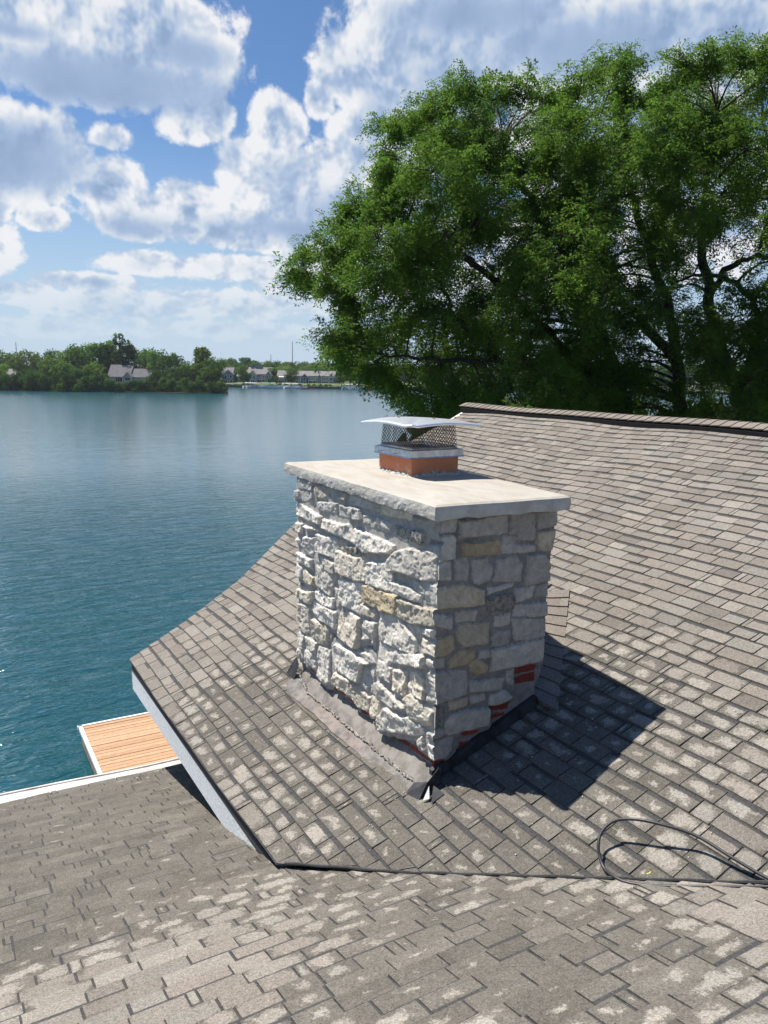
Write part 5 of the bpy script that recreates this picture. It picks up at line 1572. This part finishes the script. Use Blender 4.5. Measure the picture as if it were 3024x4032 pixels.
GZ = 1.6
def bez(a, b, c, n): return [a * (1 - t) ** 2 + b * 2 * t * (1 - t) + c * t * t for t in [i / (n - 1) for i in range(n)]]
SP = {'left': [[(2480, 1700, 18.6), (2390, 1560, 18.6), (2290, 1440, 18.4), (2180, 1330, 18.2), (2040, 1180, 18.0)], [(2470, 1640, 18.6), (2420, 1460, 18.9), (2340, 1230, 19.0), (2210, 980, 18.8), (2080, 760, 18.4), (1980, 560, 18.2)],
               [(2180, 1330, 18.2), (1990, 1300, 17.8), (1840, 1290, 17.6), (1770, 1200, 17.3), (1730, 1080, 17.2)], [(2290, 1440, 18.4), (2080, 1420, 17.6), (1860, 1420, 17.2), (1650, 1410, 17.0), (1450, 1390, 17.0)],
               [(2040, 1180, 18.0), (1830, 1010, 17.6), (1640, 900, 17.4), (1480, 860, 17.3)], [(2080, 760, 18.4), (1900, 640, 18.0), (1750, 520, 17.9)]],
      'mid': [[(2690, 1710, 20.4), (2670, 1500, 20.4), (2640, 1250, 20.3), (2560, 1000, 20.0), (2480, 740, 19.6), (2420, 480, 19.3)], [(2660, 1420, 20.4), (2520, 1260, 19.8), (2400, 1130, 19.2), (2320, 960, 18.8), (2270, 760, 18.6)],
              [(2560, 1000, 20.0), (2640, 820, 19.6), (2700, 600, 19.4)]],
      'right': [[(2960, 1720, 19.0), (2900, 1540, 19.0), (2830, 1350, 18.9), (2790, 1150, 18.7), (2760, 900, 18.4), (2800, 650, 18.2), (2820, 420, 18.2)], [(2900, 1540, 19.0), (3010, 1300, 18.8), (3090, 1050, 18.6), (3080, 780, 18.4), (3000, 480, 18.2)],
                [(2790, 1150, 18.7), (2890, 1040, 18.3), (3020, 1010, 18.0), (3140, 1050, 17.8)], [(3010, 1300, 18.8), (2960, 1180, 18.4), (2870, 1100, 18.2), (2760, 1080, 18.0), (2640, 1120, 17.8)]]}
for T in TREES:
    spines = [[at_d(*q) for q in s_] for s_ in SP[T['name']]]
    b0 = spines[0][0].copy(); root = Vector((b0.x + .3, b0.y + .3, GZ))
    t_ = thing('honey_locust_tree', T['lab'], 'tree', root)
    inv = Matrix.Translation(-root)
    tb = MB()
    tb.tube(catmull([root - Vector((0, 0, .3)), root.lerp(b0, .5), b0], 4), [.30 - .008 * i for i in range(9)], 10)
    nodes = []
    for si, s_ in enumerate(spines):
        c_ = catmull([Vector(q) for q in s_], 7); r0_ = (.21, .15, .10, .09, .09, .08)[si] if T['name'] == 'left' else (.20, .14, .09, .09)[si]
        c_ = [q + Vector((math.sin(i * .9) * .04, math.cos(i * 1.3) * .04, math.sin(i * 1.7) * .03)) for i, q in enumerate(c_)]
        rad = [r0_ * (1 - .8 * i / (len(c_) - 1)) for i in range(len(c_))]
        tb.tube(c_, rad, 8); nodes += [(q, r) for q, r in zip(c_, rad)]
    V_ = []; T_ = []
    Cc = []; Dd = []; Tt = []
    for (p_, r, ypx, en) in T['pads']:
        # limb from the nearest structural node below or inside
        best = min(nodes, key=lambda q: (q[0] - p_).length + .8 * max(0, q[0].z - p_.z + .2) + (0 if q[1] > .02 else .5))
        a_ = best[0]; mid_ = a_.lerp(p_, .5) + Vector((0, 0, .18 * (p_ - a_).length)) + Vector([rp.uniform(-.2, .2) for _ in range(3)])
        tb.tube(bez(a_, mid_, p_, 7), [max(.012, min(best[1] * .6, .012 + .012 * (p_ - a_).length)) * (1 - .11 * i) for i in range(7)], 5)
        outd = (p_ - Vector((root.x, root.y, p_.z - 2))).normalized()
        if en: outd = (RT * en[0] - Vector((0, 0, 1)) * en[1]).normalized()
        ns = int(7 + r * 19)
        tone = rp.uniform(.1, .9)
        for k in range(ns):
            dv = Vector((rp.gauss(0, 1), rp.gauss(0, 1), rp.gauss(0, .75)))
            dv = (dv.normalized() + outd * (1.0 if en else .35)).normalized(); ln = r * (rp.uniform(.6, 2.3 if en[1] < .3 else 1.2) if en else rp.uniform(.55, 1.35))
            e1 = p_ + dv * ln * .6 + Vector((0, 0, .12 * ln)); e2 = p_ + dv * ln + Vector((0, 0, -.30 * ln * rp.random() - (.25 if ypx > 1150 else 0.0) * rp.random()))
            if rp.random() < .7: tb.tube([p_, e1, e2], [.010, .006, .003], 3, caps=False)
            nf = int(13 + 9 * rp.random())
            for j in range(nf):
                f = (j + rp.random()) / nf; f = .22 + .78 * f
                c0_ = (p_ * (1 - f) ** 2 + e1 * 2 * f * (1 - f) + e2 * f * f)
                Cc.append((c0_.x + rp.gauss(0, .045), c0_.y + rp.gauss(0, .045), c0_.z + rp.gauss(0, .05)))
                dd = dv * .7 + Vector((rp.gauss(0, .75), rp.gauss(0, .75), rp.gauss(-.05, .5)))
                Dd.append(tuple(dd.normalized())); Tt.append(tone * .5 + rp.random() * .5)
    to = tb.build('trunk', M['bark'], t_, smooth=True); to.matrix_parent_inverse = inv
    C_ = np.array(Cc); D_ = np.array(Dd); n = len(C_)
    # frond: curved rachis with pairs of narrow leaflets
    L_ = rng.uniform(.19, .34, n)[:, None]
    up = np.array((0, 0, 1.0)) + rng.normal(0, .45, (n, 3))
    sd_ = np.cross(D_, up); sd_ /= np.linalg.norm(sd_, axis=1)[:, None] + 1e-9
    nm_ = np.cross(sd_, D_)
    NP = 4; parts = []
    for k in range(NP):
        f = (k + .35) / NP
        c = C_ + D_ * L_ * f - np.array((0, 0, 1.0)) * L_ * .55 * f * f
        tang = D_ - np.array((0, 0, 1.1)) * f; tang /= np.linalg.norm(tang, axis=1)[:, None]
        for sg in (-1, 1):
            lw = L_ * (.30 - .12 * abs(f - .45)); ld_ = sd_ * sg + tang * .55 + rng.normal(0, .22, (n, 3)); ld_ /= np.linalg.norm(ld_, axis=1)[:, None]
            wd = tang * L_ * .060 + rng.normal(0, .006, (n, 3))
            a = c + ld_ * .002; b = c + ld_ * lw
            parts.append(np.stack([a - wd * .5, a * .45 + b * .55 - wd, b, a * .45 + b * .55 + wd], 1))
    V4 = np.concatenate(parts, 0).reshape(-1, 3)
    tt = np.tile(np.repeat(np.array(Tt), 4), NP * 2)
    V4 = V4 - np.array(root)
    co = add('crown', quadmesh('crown', V4, np.arange(len(V4)).reshape(-1, 4), M['locust'], np.stack([tt, tt, tt], 1)), t_)
    print(T['name'], len(T['pads']), 'pads', n, 'fronds')
# low brush under the locusts, in front of the water
for i in range(26):
    px = 1660 + i * 62 + rp.uniform(-20, 20); d = rp.uniform(20, 25)
    p_ = pos(px, d, GZ); h = 8.5 - (1590 + rp.uniform(-60, 60) - yh(px)) / FPX * d - GZ
    if not (p_.x > 8): continue
    far_tree('understorey_bush', p_, max(2, h), rp.uniform(1.8, 3.0), ('bush', 'farleaf3', rs.randint(0, 1)), 'dark bush in the shade under the locust trees behind the ridge', 'bushes under the locust trees', rp.random() * 6, 'bush')

# ------------------------------------------------------------------ summer haze over the lake
hm = bpy.data.materials.new('haze'); hm.use_nodes = True
qh = NT(hm.node_tree); qh.n.clear()
pv = qh.node('ShaderNodeVolumePrincipled', inp={'Color': (.80, .88, 1.0, 1), 'Density': .00012, 'Anisotropy': .2})
oh = qh.node('ShaderNodeOutputMaterial'); qh.l.new(pv.outputs[0], oh.inputs['Volume'])
hb = MB(); hb.box((-900, -60, -1.0), (1500, 1300, 46.0))
tag(hb.build('haze', hm), kind='stuff')
